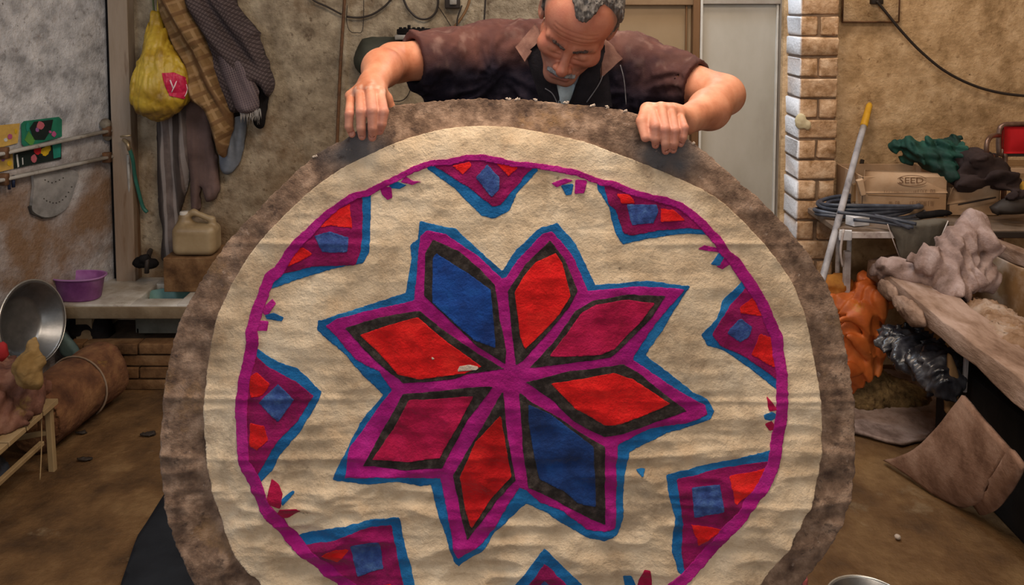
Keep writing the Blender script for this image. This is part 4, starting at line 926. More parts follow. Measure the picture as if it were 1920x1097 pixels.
# things under and on the counter
tag(soft('black_rag', [(128, 594), (190, 592), (214, 640), (206, 658), (150, 650), (135, 625)], 3.17, M['black'], None, .05, .04, lambda q: .01*vn(q, 25, 3), back=.03), 'black cloth bundle stuffed into the hollow under the counter', 'cloth')
tl = soft('teal_board', [(116, 620), (150, 664), (120, 668), (108, 640)], 3.05, mat('dull_teal', [(.06, .10, .10), (.12, .17, .16)], 12), None, .015, .01, back=.01)
tag(tl, 'dull teal board leaning below the left end of the counter', 'board')
M['pinkp'] = mat('purple_plastic', [(.15, .035, .14), (.24, .07, .23), (.32, .13, .31)], 9, 5, .38, .1, 30, spec=.5)
def tub(name, label, cx, cy, cz, a, b, h, m, flare=1.22, square=.45, lipm=None, grp=None):
    o = thing(name, label, 'basin', (cx, cy, cz), grp)
    def ring(s, z, n=40):
        out = []
        for k in range(n):
            t = 2*pi*k/n; c_, s_ = math.cos(t), math.sin(t); e = 1-square*.55
            out.append((cx + a*s*math.copysign(abs(c_)**e, c_), cy + b*s*math.copysign(abs(s_)**e, s_), cz+z))
        return out
    prof = [(.55, .001), (.93, .0), (1, .006), (flare*.985, h-.004), (flare*1.05, h), (flare*1.05, h+.003), (flare*.97, h+.002), (.975, .010), (.9, .005), (.5, .004)]
    V = sum([ring(s, z) for s, z in prof], []); n = 40
    fs = [(i*n+k, i*n+(k+1) % n, (i+1)*n+(k+1) % n, (i+1)*n+k) for i in range(len(prof)-1) for k in range(n)]
    fs += [tuple(range(n))[::-1], tuple((len(prof)-1)*n+k for k in range(n))]
    obj('basin_shell', V, fs, m, o)
    rim = MB(); pts = ring(flare*1.05, h+.001); rim.tube(pts+[pts[0]], .0038, 6, False); rim.obj('rim', lipm or m, o, True); return o
tub('purple_basin', 'purple plastic basin on the left end of the washing counter', P(149, 560, 3.13)[0], 3.135, zt0+.001, .076, .048, .085, M['pinkp'], 1.2, .3, mat('purple_rim', [(.30, .14, .30)], 9, 3, .35, 0))
tub('teal_basin', 'pale teal basin sunk into the sink of the counter', (sxl+sxr)/2, 3.20, zt0-.114, .075, .06, .10, mat('teal_plastic', [(.10, .22, .21), (.20, .36, .34)], 12, 5, .35, .1, 30), 1.25, .3)
# tap with black wrap
o = thing('sink_tap', 'wall tap wrapped in black rag above the sink', 'tap', P(278, 500, 3.3))
MB().tube([P(282, 470, 3.38), P(280, 474, 3.30), P(276, 490, 3.25), P(275, 512, 3.25)], [.010, .010, .009, .009], 10).obj('spout', M['cable'], o, True)
blob('rag', [(P(262, 492, 3.27), (.028, .022, .022)), (P(284, 494, 3.27), (.028, .022, .020)), (P(272, 484, 3.26), (.02, .02, .016))], M['black'], o, .006, .012, .006, 45)
# back ledge tiles behind the sink
tag(MB().box((P(318, 500, 3.26)[0], 3.20, zt0+.001), (P(470, 500, 3.36)[0], 3.388, P(300, 484, 3.20)[2]), bev=.004).obj('sink_ledge', M['basebrick'], None), 'narrow stained concrete ledge against the wall behind the sink', 'ledge')
# jerrycan
M['can'] = mat('yellowed_plastic', [(.20, .135, .065), (.30, .215, .115), (.37, .28, .165)], 6, 6, .45, .15, 30, spots=[((.25, .15, .06), 10, .6, .6, 4)], spec=.45)
o = thing('jerrycan', 'yellowed white plastic jerrycan with curved handle standing on the sink ledge', 'canister', (P(368, 480, 3.27)[0], 3.27, P(368, 484, 3.27)[2]))
cz0 = P(300, 484, 3.20)[2]+.002; cx0 = P(372, 480, 3.27)[0]; hz = P(366, 418, 3.27)[2]
def can(p):
    c = (cx0, 3.26, (cz0+hz)/2); h = np.array((.084, .052, (hz-cz0)/2)); q = np.abs(p-c) - (h-.028)
    d = np.linalg.norm(np.maximum(q, 0), axis=1) + np.minimum(q.max(1), 0) - .028
    d = smin(d, cone(p, (cx0-.045, 3.26, hz-.02), (cx0-.045, 3.26, hz+.022), .032, .024), .025)
    d = smin(d, cone(p, (cx0-.01, 3.26, hz+.045), (cx0+.06, 3.26, hz+.016), .011, .011), .012)
    d = smin(d, cone(p, (cx0+.06, 3.26, hz+.016), (cx0+.072, 3.26, hz-.02), .011, .012), .012)
    d = smin(d, cone(p, (cx0-.04, 3.26, hz+.03), (cx0-.01, 3.26, hz+.045), .012, .011), .012)
    return d
v, q = surface(can, (cx0-.12, 3.18, cz0-.01), (cx0+.12, 3.34, hz+.09), .006); obj('can_body', v, q, M['can'], o)
MB().lathe([(0, .022), (.017, .022), (.019, .018), (.019, 0), (.016, -.004)], (cx0-.045, 3.26, hz+.026), None, 24).obj('cap', mat('white_cap', [(.52, .48, .42)], 9, 3, .4, 0), o, True)

# hose and brass tap on the post
o = thing('garden_tap', 'small brass tap on the corner post feeding a hose', 'tap', P(236, 270, 3.3))
MB().tube([P(232, 262, 3.335), P(234, 264, 3.30), P(240, 270, 3.285), P(243, 282, 3.285)], .008, 8).tube([P(226, 256, 3.29), P(246, 254, 3.29)], .004, 6).obj('tap_body', mat('old_brass', [(.30, .22, .12), (.5, .4, .26)], 30, 4, .4, .1, metal=.7), o, True)
tag(MB().tube(spline([P(243, 280, 3.285), P(249, 300, 3.30), P(253, 330, 3.33), P(260, 360, 3.35), P(268, 388, 3.36), P(276, 398, 3.36)], 6), .0075, 8).obj('green_hose', mat('green_hose', [(.02, .10, .075), (.04, .16, .12)], 12, 3, .4, 0), None, True), 'short green hose hanging from the tap beside the corner post', 'hose')
tag(MB().tube(spline([P(240, 290, 3.32), P(244, 380, 3.34), P(248, 480, 3.36)], 6), .006, 8).obj('feed_pipe', M['batten'], None, True), 'thin grey feed pipe running down beside the corner post', 'pipe')

# ---- hanging garments
def vert(a, f, s, sk=0): return lambda q: a*1.1*(crum(np.stack([q[:, 0] + sk*q[:, 1], q[:, 1]*.22 , q[:, 2]], -1), f*.8, s)-.2) + a*(vn(np.stack([q[:, 0]*f + sk*q[:, 1]*f, q[:, 1]*f*.14, q[:, 2]], -1), 1, s)) + a*.5*vn(np.stack([q[:, 0]*f*2.3 + sk*q[:, 1]*f*2.3, q[:, 1]*f*.3, q[:, 2]], -1), 1, s+3)
def plaid(name, base, lines, sc=34, ang=0.0, bump=.3, dark=None):
    m = mat(name, [tuple(x*.65 for x in base), base, tuple(min(1, x*1.3) for x in base)], 12, 6, .9, bump, 140)
    nt = m.node_tree; N = nt.nodes; L = nt.links; b = N['Principled BSDF']; src = b.inputs['Base Color'].links[0].from_socket
    tc = N.new('ShaderNodeTexCoord'); mp = N.new('ShaderNodeMapping'); mp.inputs['Rotation'].default_value = (0, ang, 0); L.new(tc.outputs['Object'], mp.inputs[0])
    cur = src
    for ax, c, s_, wd in lines:
        wv = N.new('ShaderNodeTexWave'); wv.wave_type = 'BANDS'; wv.bands_direction = ax; wv.inputs['Scale'].default_value = s_; wv.inputs['Distortion'].default_value = 1.2; wv.inputs['Detail'].default_value = 1; wv.inputs['Detail Scale'].default_value = .6; L.new(mp.outputs[0], wv.inputs[0])
        rp = N.new('ShaderNodeValToRGB'); rp.color_ramp.elements[0].position = wd; rp.color_ramp.elements[1].position = min(wd+.12, 1); rp.color_ramp.elements[1].color = (.8, .8, .8, 1); L.new(wv.outputs[1], rp.inputs[0])
        mx = N.new('ShaderNodeMix'); mx.data_type = 'RGBA'; L.new(rp.outputs[0], mx.inputs[0]); L.new(cur, mx.inputs[6]); mx.inputs[7].default_value = (*c, 1); cur = mx.outputs[2]
    L.new(cur, b.inputs['Base Color']); return m
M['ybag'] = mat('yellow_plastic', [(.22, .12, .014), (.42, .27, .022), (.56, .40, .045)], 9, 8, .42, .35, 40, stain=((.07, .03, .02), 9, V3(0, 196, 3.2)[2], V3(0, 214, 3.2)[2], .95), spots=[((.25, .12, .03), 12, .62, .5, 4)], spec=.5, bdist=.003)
M['plaid1'] = plaid('brown_plaid_cloth', (.20, .115, .045), [('X', (.30, .19, .09), 9, .78), ('Z', (.28, .17, .08), 8, .80), ('X', (.12, .06, .025), 4.3, .74), ('Z', (.13, .065, .025), 5.1, .78)], ang=.45)
M['tweed'] = plaid('dark_tweed', (.062, .044, .044), [('X', (.125, .095, .09), 28, .78), ('Z', (.03, .02, .02), 24, .7)], ang=-.5)
M['stripe'] = plaid('grey_striped_cloth', (.13, .10, .09), [('X', (.25, .22, .21), 7, .62), ('X', (.025, .018, .016), 4.1, .66)], ang=.03)
M['mauve'] = mat('mauve_brown_cloth', [(.085, .052, .045), (.155, .10, .09)], 8, 6, .9, .4, 120)
M['bluegrey'] = mat('blue_grey_cloth', [(.10, .115, .14), (.19, .21, .25)], 10, 6, .9, .3, 100)
g = 'garments hanging on the back wall'
def garment(name, label, poly, Y, m, th, fold, cat, **k):
    return tag(soft(name, poly, Y, m, None, th, k.pop('edge', .03), fold, .007, wob=.004, seed=len(name), **k), label, cat, g)
garment('hanging_trousers', 'grey striped trousers hanging lowest on the back wall, beneath the yellow bag', [(300, 190), (352, 180), (360, 300), (340, 392), (334, 430), (326, 484), (304, 484), (306, 430), (298, 390), (296, 300)], 3.37, M['stripe'], .035, vert(.022, 26, 2), 'trousers')
garment('hanging_cloth', 'mauve brown cloth hanging long between the yellow bag and the plaid shirt', [(346, 180), (392, 190), (400, 260), (412, 330), (408, 368), (388, 378), (378, 350), (374, 392), (360, 392), (356, 320), (344, 250)], 3.365, M['mauve'], .03, vert(.02, 22, 5), 'cloth')
garment('hanging_rag', 'blue grey rag hanging lowest right of the plaid shirt', [(416, 210), (458, 214), (462, 250), (450, 300), (434, 326), (414, 318), (410, 260)], 3.36, M['bluegrey'], .02, vert(.012, 30, 7), 'cloth')
garment('dark_scarf', 'black scarf end hanging behind the fringed shawl', [(430, 150), (500, 150), (496, 232), (478, 236), (470, 214), (444, 222), (436, 236)], 3.35, M['black'], .02, vert(.012, 30, 9), 'scarf')
garment('tweed_jacket', 'dark tweed jacket hanging right of the plaid shirt', [(352, -45), (432, -45), (446, 10), (476, 46), (489, 62), (486, 70), (498, 100), (508, 130), (515, 160), (504, 182), (486, 160), (470, 190), (440, 212), (424, 190), (400, 130), (374, 60), (352, 10)], 3.33, M['tweed'], .07, vert(.035, 15, 11, .7), 'jacket', edge=.05)
garment('checked_shawl', 'finely checked shawl with pale fringe, under the tweed jacket', [(412, 96), (452, 104), (474, 130), (484, 170), (484, 204), (466, 214), (446, 208), (430, 170), (414, 130)], 3.285, plaid('dusky_check', (.085, .062, .072), [('X', (.17, .13, .13), 38, .66), ('Z', (.15, .115, .115), 36, .7)], ang=.3), .03, vert(.018, 20, 4, .4), 'shawl')
fr = thing('shawl_fringe', 'pale woollen fringe hanging below the checked shawl', 'fringe', P(468, 220, 3.27)); random.seed(6); f_ = MB()
for i in range(34):
    x = 450 + i*1.15; f_.tube([P(x, 205+random.uniform(-2, 2), 3.275), P(x+random.uniform(-2, 2), 216, 3.265), P(x+random.uniform(-3, 3), 226+random.uniform(-4, 8), 3.27)], [.0018, .0016, .0007], 4)
f_ = f_.obj('strands', mat('fringe_wool', [(.22, .20, .18), (.34, .31, .28)], 40), fr, True); f_['kind'] = 'stuff'
garment('plaid_shirt', 'brown plaid shirt hanging between the yellow bag and the tweed jacket', [(300, -45), (352, -45), (364, 20), (388, 60), (404, 110), (420, 160), (434, 200), (440, 232), (430, 262), (424, 294), (414, 286), (402, 250), (388, 208), (372, 196), (358, 182), (352, 130), (330, 90), (312, 50), (300, 10)], 3.31, M['plaid1'], .07, vert(.035, 16, 3, .55), 'shirt', edge=.05)
bag = thing('yellow_bag', 'full yellow plastic bag with red label, hanging left of the plaid shirt', 'bag', P(302, 220, 3.2)); bag['group'] = g
def bagf(p):
    c = V3(302, 150, 3.24); s = np.ones(3)
    d = ell(p, V3(302, 162, 3.24), (.110, .075, .112)); d = smin(d, cone(p, V3(300, 110, 3.26), V3(292, 30, 3.30), .060, .018), .05)
    d = smin(d, ell(p, V3(296, 185, 3.24), (.088, .07, .075)), .03)
    a = np.arctan2(p[:, 0]-c[0], .3) ; k = (p[:, 0]-V3(292, 0, 3.24)[0])/np.maximum(.12, .06+(V3(0, 20, 3.24)[2]-p[:, 2])*.45)
    z = np.stack([k*.9, p[:, 2]*.9, p[:, 1]*1.2], -1)
    return d - .013*(crum(z, 8, 3) - .3) - .008*crum(p*np.array((1.2, 1, .5)), 22, 2)
v, q = surface(bagf, P(236, 240, 3.1), P(370, -45, 3.4), .0055, B=8, slack=1.8) if False else surface(bagf, (P(236, 0, 3.2)[0], 3.08, P(0, 240, 3.2)[2]), (P(372, 0, 3.2)[0], 3.40, 1.56), .0055, B=8, slack=1.8)
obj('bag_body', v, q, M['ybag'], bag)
# dark bottom of the bag, label with lettering
def onbag(px, py, off=.002):             # nearest bag surface at that pixel
    Ys = np.arange(3.08, 3.30, .0015); Q = np.array([P(px, py, Y) for Y in Ys]); i = np.nonzero(bagf(Q) < 0)[0]
    return Vector(P(px, py, (Ys[i[0]] if len(i) else 3.2) - off))
def bagpatch(name, poly, m, off, parent=bag, res=1.5):
    pl = np.array(poly, float); lo = pl.min(0)-3; n = ((pl.max(0)+3-lo)/res).astype(int)+1
    X, Y = np.meshgrid(lo[0]+np.arange(n[0])*res, lo[1]+np.arange(n[1])*res); V, Fc, E = clipgrid(psdf(pl, X, Y), lo[0], lo[1], res)
    o_ = obj(name, [onbag(a_, b_, off) for a_, b_ in V], Fc, m, parent); md = o_.modifiers.new('s', 'SOLIDIFY'); md.thickness = .0012; return o_
bagpatch('label', [(303, 137), (326, 136), (348, 145), (352, 165), (346, 186), (318, 180), (308, 158)], mat('label_red', [(.42, .012, .05), (.55, .02, .08)], 20, 3, .4, .05), .002)
wp = mat('label_white', [(.75, .6, .62)], 20, 3, .5, 0)
def stroke(pts, r, nm='lettering'): MB().tube([onbag(a, b, .0035) for a, b in pts], r, 6).obj(nm, wp, bag, True)
stroke([(319, 150), (322, 158), (325, 167)], .0026); stroke([(331, 152), (328, 160), (324, 168), (322, 173)], .0022); stroke([(349, 158), (351, 166), (350, 174), (346, 181)], .0020)
MB().tube(spline([P(286, -40, 3.33), P(287, 0, 3.325), P(290, 34, 3.30)], 5), .004, 6).obj('handle', mat('handle_green', [(.10, .12, .05)], 9), bag, True)
MB().tube(spline([P(300, -40, 3.33), P(297, 10, 3.31), P(298, 50, 3.28)], 5), .006, 6).obj('handle', M['ybag'], bag, True)
# wooden rail with pegs just above the frame that carries the garments
rl = thing('coat_rail', 'wooden peg rail on the back wall carrying the garments', 'rail', P(360, -50, 3.37))
MB().box((P(262, 0, 3.37)[0], 3.362, 1.535), (P(470, 0, 3.37)[0], 3.39, 1.585), bev=.003).obj('board', M['brownwood'], rl)
for px in (288, 330, 392, 440): MB().tube([(P(px, 0, 3.35)[0], 3.37, 1.555), (P(px, 0, 3.35)[0], 3.29, 1.57)], .008, 8).obj('peg', M['brownwood'], rl, True)

# ---- rolled mat, silver basin, stool with cloths
M['roll'] = mat('rolled_rust_mat', [(.055, .022, .012), (.15, .065, .03), (.28, .14, .06)], 12, 8, .95, .8, 90, bdist=.006, spots=[((.20, .05, .03), 9, .6, .6, 3), ((.30, .17, .03), 5, .63, .7, 8)], mid=(.3, .7))
ra, rb_ = Vector((-1.535, 2.62, .112)), Vector((-1.475, 3.00, .118))
def rollf(p):
    a = np.array(ra); b = np.array(rb_); ab = b-a; t = ((p-a) @ ab)/(ab @ ab); c = a + t[:, None]*ab; r = np.linalg.norm(p-c, axis=1)
    d = np.maximum(r - .106, (np.abs(t-.5) - .5)*np.linalg.norm(ab) )
    d = smax(r - .106, (np.abs(t-.5) - .5)*np.linalg.norm(ab), .02) - .006*fbm(p, 12, 3, 4) - .002*ridge(p, 50, 2)
    ang = np.arctan2((p-c)[:, 2], (p-c)[:, 0]); sp = np.abs(((r/.022 + ang/(2*pi)) % 1) - .5)
    d = np.maximum(d, -(np.maximum(sp - .13, -(np.minimum(t, 1-t)*.5 + .0) + 0) + .0)) if False else d + .006*(sp < .14)*((t > .97) | (t < .03))
    return np.maximum(d, .004 - p[:, 2])
v, q = surface(rollf, (-1.69, 2.56, .0), (-1.34, 3.06, .26), .007, B=8, slack=1.6)
rl = thing('rolled_mat', 'rust-brown rolled felt mat lying on the floor along the left wall', 'mat', (ra+rb_)*.5 - Vector((0, 0, .112))); obj('roll', v, q, M['roll'], rl)
for t in (.62,):
    c = ra.lerp(rb_, t); u = (rb_-ra).normalized(); s_ = u.cross(Vector((0, 0, 1))).normalized()
    MB().tube([c + (s_*math.cos(a) + Vector((0, 0, 1))*math.sin(a))*.1115 for a in np.linspace(-.9, pi+.9, 26)], .0035, 5).obj('tie', M['postwood'], rl, True)
M['alu'] = mat('brushed_aluminium', [(.16, .17, .18), (.27, .28, .29)], 14, 5, .36, .08, 60, metal=.9, spots=[((.12, .10, .08), 8, .62, .5, 3)])
sb = thing('silver_basin', 'round aluminium basin standing on its rim against the left wall', 'basin', (-1.60, 2.86, .21))
bc = Vector(P(62, 604, 2.87)); nd = Vector((.93, -.22, .22)).normalized(); Rb = nd.to_track_quat('Z', 'Y').to_matrix()
prof = [(0, -.070), (.085, -.068), (.100, -.060), (.133, -.004), (.140, .0), (.1435, .0), (.1435, .003), (.139, .004), (.131, .001), (.098, -.056), (.084, -.064), (0, -.066)]
MB().lathe(prof, bc, Rb, 56).obj('shell', M['alu'], sb, True)
MB().tube([bc + Rb @ Vector((.1425*math.cos(a), .1425*math.sin(a), .0015)) for a in np.linspace(0, 2*pi, 57)], .0032, 8, False).obj('rim', mat('bright_rim', [(.55, .55, .52), (.7, .7, .66)], 20, 3, .3, 0, metal=.8), sb, True)
M['stoolwood'] = mat('stool_wood', [(.23, .15, .07), (.38, .27, .14)], 8, 6, .7, .3, 80, stretch=(1, 1, .2))
stl = thing('low_stool', 'low wooden stool at the left edge with splayed braces, heaped with cloth', 'stool', (-1.60, 2.45, 0))
sz = P(45, 770, 2.50)[2]
for (a, b, c, d) in ((-1.415, 2.535, 40, 0), (-1.80, 2.62, 0, 0), (-1.43, 2.22, 0, 0), (-1.80, 2.22, 0, 0)):
    MB().beam((a, b, .001), (a-.005, b, sz), .019, .019).obj('leg', M['stoolwood'], stl)
MB().beam((-1.425, 2.535, .125), (-1.80, 2.60, .03), .016, .014).obj('brace', M['stoolwood'], stl)
MB().beam((-1.425, 2.50, .11), (-1.43, 2.22, .11), .016, .014).obj('brace', M['stoolwood'], stl)
MB().beam((-1.80, 2.58, .09), (-1.80, 2.22, .09), .016, .014).obj('brace', M['stoolwood'], stl)
for i in range(4): MB().box((-1.83, 2.20+i*.088, sz), (-1.395, 2.20+i*.088+.082, sz+.016), jit=.001, bev=.002).obj('board', M['stoolwood'], stl)
M['heap1'] = mat('red_brown_rags', [(.075, .03, .022), (.17, .075, .05), (.28, .15, .10)], 16, 8, .95, .7, 110, spots=[((.33, .02, .02), 7, .62, .8, 3), ((.27, .17, .05), 9, .6, .7, 6)], mid=(.3, .7))
tag(blob('rag_heap', [((-1.62, 2.42, sz+.085), (.20, .19, .09)), ((-1.50, 2.46, sz+.07), (.10, .10, .075)), ((-1.68, 2.36, sz+.15), (.13, .13, .07)), ((-1.47, 2.40, sz+.03), (.07, .13, .06))], M['heap1'], None, .008, .03, .030, 9, 3, .85, lambda p: sz+.017-p[:, 2]), 'heap of red-brown felt scraps piled on the low stool', 'cloth')
tag(soft('scarlet_scrap', [(-14, 640), (6, 643), (18, 656), (12, 672), (-2, 682), (-14, 684)], 2.27, mat('scarlet_cloth', [(.25, .012, .015), (.42, .025, .025)], 20), None, .02, .02, lambda q: .03*fac(q, 20, 2), .03), 'small scarlet scrap on the rag heap at the left edge', 'cloth')
tag(blob('ochre_scrap', [(P(58, 700, 2.36), (.04, .03, .05)), (P(62, 662, 2.38), (.030, .02, .045)), (P(44, 690, 2.34), (.03, .02, .04))], mat('ochre_felt', [(.20, .12, .04), (.34, .22, .09)], 14, 7, .95, .6, 100), None, .005, .02, .022, 12, 5), 'ochre felt scrap standing up at the right end of the rag heap', 'cloth')
tag(blob('dark_bundle', [((-1.62, 2.40, .055), (.13, .12, .045)), ((-1.56, 2.36, .11), (.08, .08, .05))], mat('blue_black_cloth', [(.02, .025, .035), (.06, .07, .09)], 12), None, .009, .03, .010, 16, 5, .7, lambda p: .012-p[:, 2]), 'blue-black bundle lying under the low stool', 'cloth')
tag(MB().tube(spline([P(76, 690, 2.60), P(77, 760, 2.52), P(78, 830, 2.46), P(75, 900, 2.42)], 6), .0018, 5).obj('loose_string', M['stoolwood'], None, True), 'thin string trailing from the heap beside the stool leg', 'string')
# small litter on the floor
random.seed(12); lm = M['cable']; wm = FM['white']
LT = [(150, 812, .010, 'dark wool tuft on the floor beside the rolled mat'), (158, 862, .012, 'flat dark crumb on the bare floor left of the rug'), (275, 815, .014, 'dark smear of wool on the floor close to the left side of the rug')]
for px, py, r, lb in LT:
    c = PZ(px, py, .008); tag(blob('floor_tuft', [((c[0], c[1], .010), (r*1.7, r*.8, .004)), ((c[0]+r, c[1]+r*.6, .008), (r*.9, r*.6, .004))], M['cable'], None, .0035, .006, .006, 70, px), lb, 'tuft', 'wool tufts on the floor')
c = PZ(1683, 1009, .008); tag(blob('wool_ball', [((c[0], c[1], .012), (.008, .008, .006))], wm, None, .003, .004, .001, 60), 'tiny white wool ball on the floor in front of the brown board', 'tuft')
# thin blue-black layer on the floor at the rug's left foot
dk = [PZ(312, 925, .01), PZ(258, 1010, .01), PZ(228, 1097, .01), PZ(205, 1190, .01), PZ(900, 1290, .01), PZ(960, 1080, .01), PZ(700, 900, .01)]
gs = mat('black_ground_sheet', [(.006, .008, .012), (.016, .020, .027)], 6, 6, .55, .3, 30)  # blue-black tone of the thin floor layer
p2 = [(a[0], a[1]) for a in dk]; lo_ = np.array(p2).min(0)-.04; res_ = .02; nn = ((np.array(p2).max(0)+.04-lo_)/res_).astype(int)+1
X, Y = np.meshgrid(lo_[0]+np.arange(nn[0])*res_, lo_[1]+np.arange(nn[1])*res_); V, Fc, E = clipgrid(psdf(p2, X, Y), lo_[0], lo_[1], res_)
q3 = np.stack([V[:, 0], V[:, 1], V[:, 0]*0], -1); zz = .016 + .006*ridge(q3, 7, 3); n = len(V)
o = obj('floor_layer', np.concatenate([np.stack([V[:, 0], V[:, 1], zz], -1), np.stack([V[:, 0], V[:, 1], zz-.004], -1)]), [tuple(x) for x in Fc] + [tuple(i+n for i in x[::-1]) for x in Fc] + [(b, a, a+n, b+n) for a, b in E], gs)
tag(o, 'thin black layer on the floor under the left side of the rug', 'sheet')
# ================================================================== BACK WALL, MIDDLE
def hp(a, b, Y): return tuple(P(a, b, Y))
tag(MB().tube(spline([P(648, -40, 3.355), P(646, 0, 3.355), P(638, 130, 3.355), P(632, 270, 3.355), P(626, 420, 3.355), P(620, 690, 3.355)], 4), .0065, 8).obj('rusty_pipe', M['rust'], None, True), 'thin rusty upright pipe on the back wall behind the left hand', 'pipe')
cb = 'cables looped on the back wall'
def cable(name, label, pts, r, Y=3.37, m=None, g=cb): return tag(MB().tube(spline([P(a, b, Y) for a, b in pts], 7), r, 7).obj(name, m or M['cable'], None, True), label, 'cable', g)
cable('wall_cable', 'cable sagging from the frame top to the rusty pipe, left of it', [(575, -12), (590, 2), (612, 12), (640, 27)], .0038)
cable('wall_cable', 'cable swinging right from the rusty pipe up to the frame top', [(650, 31), (672, 33), (696, 28), (716, 16), (728, 5), (740, -12)], .0042)
cable('wall_cable', 'round loop of thick cable hanging above the green case', [(752, -14), (758, 2), (766, 18), (782, 33), (798, 36), (812, 29), (820, 14), (822, -14)], .0042)
cable('wall_cable', 'bundle of brown cord running diagonally behind the shoulder', [(884, -14), (876, 14), (862, 38), (846, 56), (826, 66), (806, 68)], .0055, 3.36, M['brownwood'])
cable('wall_cable', 'second cord of the diagonal brown bundle, looping lower', [(866, 10), (858, 34), (856, 52), (846, 66), (836, 72)], .0032, 3.35)
cable('wall_cable', 'thin wire crossing behind the brown cord bundle', [(820, 10), (836, 34), (852, 60)], .0018, 3.37)
cable('wall_cable', 'thin wire loop showing under the arm above the rug edge', [(720, 170), (730, 186), (744, 190), (758, 186), (768, 172), (772, 150)], .002, 3.37)
cable('wall_cable', 'thin wire loop hanging beside the rusty pipe', [(651, 10), (650, 40), (656, 58), (668, 61), (680, 55), (682, 0)], .0014, 3.37)
cable('wall_cable', 'straight dark cable dropping behind the left shoulder', [(911, -12), (909, 20), (907, 60), (904, 180)], .0032, 3.375)
sk = thing('wall_socket', 'small grey fitting on the wall at the top of the brown cords', 'socket', P(848, 8, 3.37))
MB().box(P(834, 16, 3.35), (P(862, 0, 3.35)[0], 3.388, P(0, -14, 3.35)[2]), bev=.004).obj('backplate', M['cable'], sk, True)
MB().box((P(843, 0, 3.34)[0], 3.335, P(0, 9, 3.34)[2]), (P(856, 0, 3.34)[0], 3.352, P(0, -8, 3.34)[2]), bev=.003).obj('cover', M['batten'], sk, True)
# dark green case hung on the wall, motor on its little shelf
M['case'] = mat('dark_green_case', [(.022, .024, .016), (.05, .05, .036)], 8, 6, .7, .3, 40)
gc = tag(soft('green_case', [(676, 78), (690, 70), (740, 69), (790, 72), (840, 76), (850, 100), (800, 118), (740, 122), (700, 130), (682, 140), (668, 128), (664, 108)], 3.36, M['case'], None, .09, .06, lambda q: .006*vn(q, 12, 3), .01), 'dark green rounded case hung on the wall behind the raised forearm', 'case')
sh = thing('motor_unit', 'small black motor on a pale bracket above the green case', 'motor', P(780, 70, 3.3))
MB().box((P(742, 0, 3.3)[0], 3.26, P(0, 74, 3.3)[2]), (P(802, 0, 3.3)[0], 3.388, P(0, 65, 3.3)[2]), bev=.003).obj('bracket', M['batten'], sh, True)
MB().box((P(745, 0, 3.3)[0], 3.27, P(0, 64, 3.3)[2]), (P(804, 0, 3.3)[0], 3.37, P(0, 54, 3.3)[2]), bev=.004).obj('motor_body', M['black'], sh, True)
for px in (751, 759, 767, 776, 785, 793): MB().tube([P(px, 56, 3.29), P(px, 51-(px == 767)*4, 3.29)], .006, 8).obj('terminal', M['black'], sh, True)

# ================================================================== RIGHT SIDE
# junction cover and long sagging cable
jx = thing('junction_box', 'flat square cover on the right wall with a cable leaving it', 'box', P(1632, 10, 3.29))
MB().box((P(1580, 0, 3.29)[0], 3.278, P(0, 41, 3.29)[2]), (P(1686, 0, 3.29)[0], 3.30, P(0, -60, 3.29)[2]), bev=.003).obj('cover_plate', M['wall_r'], jx, True)
rim = MB(); x0, x1 = P(1580, 0, 3.28)[0], P(1686, 0, 3.28)[0]; z0, z1 = P(0, 41, 3.28)[2], P(0, -60, 3.28)[2]
for a, b in (((x0, z0), (x1, z0)), ((x1, z0), (x1, z1)), ((x0, z0), (x0, z1)), ((x0, z1), (x1, z1))): rim.tube([(a[0], 3.279, a[1]), (b[0], 3.279, b[1])], .0035, 5)
rim.obj('seam', M['rust'], jx, True)
MB().box((P(1632, 0, 3.27)[0], 3.255, P(0, 8, 3.27)[2]), (P(1654, 0, 3.27)[0], 3.28, P(0, -14, 3.27)[2]), bev=.003).obj('gland', M['cable'], jx, True)
cable('sagging_cable', 'long dark cable sagging across the right wall from the square cover', [(1644, 2), (1662, 24), (1690, 58), (1725, 95), (1770, 132), (1820, 158), (1870, 173), (1925, 180), (1990, 182)], .0055, 3.25, None, None)
# whitish seam between pier and wall
# broom handle
bh = thing('broom', 'long grey pole with yellow tip leaning against the right wall', 'broom', P(1550, 505, 2.95))
a, b = Vector(PZ(1528, 560, .30)), Vector(P(1626, 208, 3.27)); a = Vector(P(1543, 520, 2.74))
tp = Vector(P(1631, 194, 3.275)); dr = (tp-a).normalized(); foot = a + (a-tp)*((a.z-.03)/(tp.z-a.z))
MB().tube([foot, tp - dr*.08], .0115, 12).obj('pole', mat('grey_pole', [(.19, .18, .19), (.36, .35, .37), (.48, .47, .49)], 14, 5, .5, .2, 60, stretch=(1, 1, .2)), bh, True)
MB().tube([tp - dr*.125, tp - dr*.118, tp - dr*.012, tp], [.0125, .0145, .012, .007], 12).obj('grip', mat('yellow_grip', [(.50, .26, .02), (.66, .38, .03)], 14, 4, .45, .1), bh, True)
MB().box((foot.x-.12, foot.y-.02, .004), (foot.x+.12, foot.y+.03, .045), bev=.006).obj('head', M['brownwood'], bh, True)
tag(MB().tube([P(1602, 380, 3.2), P(1617, 300, 3.27)], .008, 8).obj('dark_stick', M['cable'], None, True), 'short dark stick leaning behind the grey pole', 'stick')
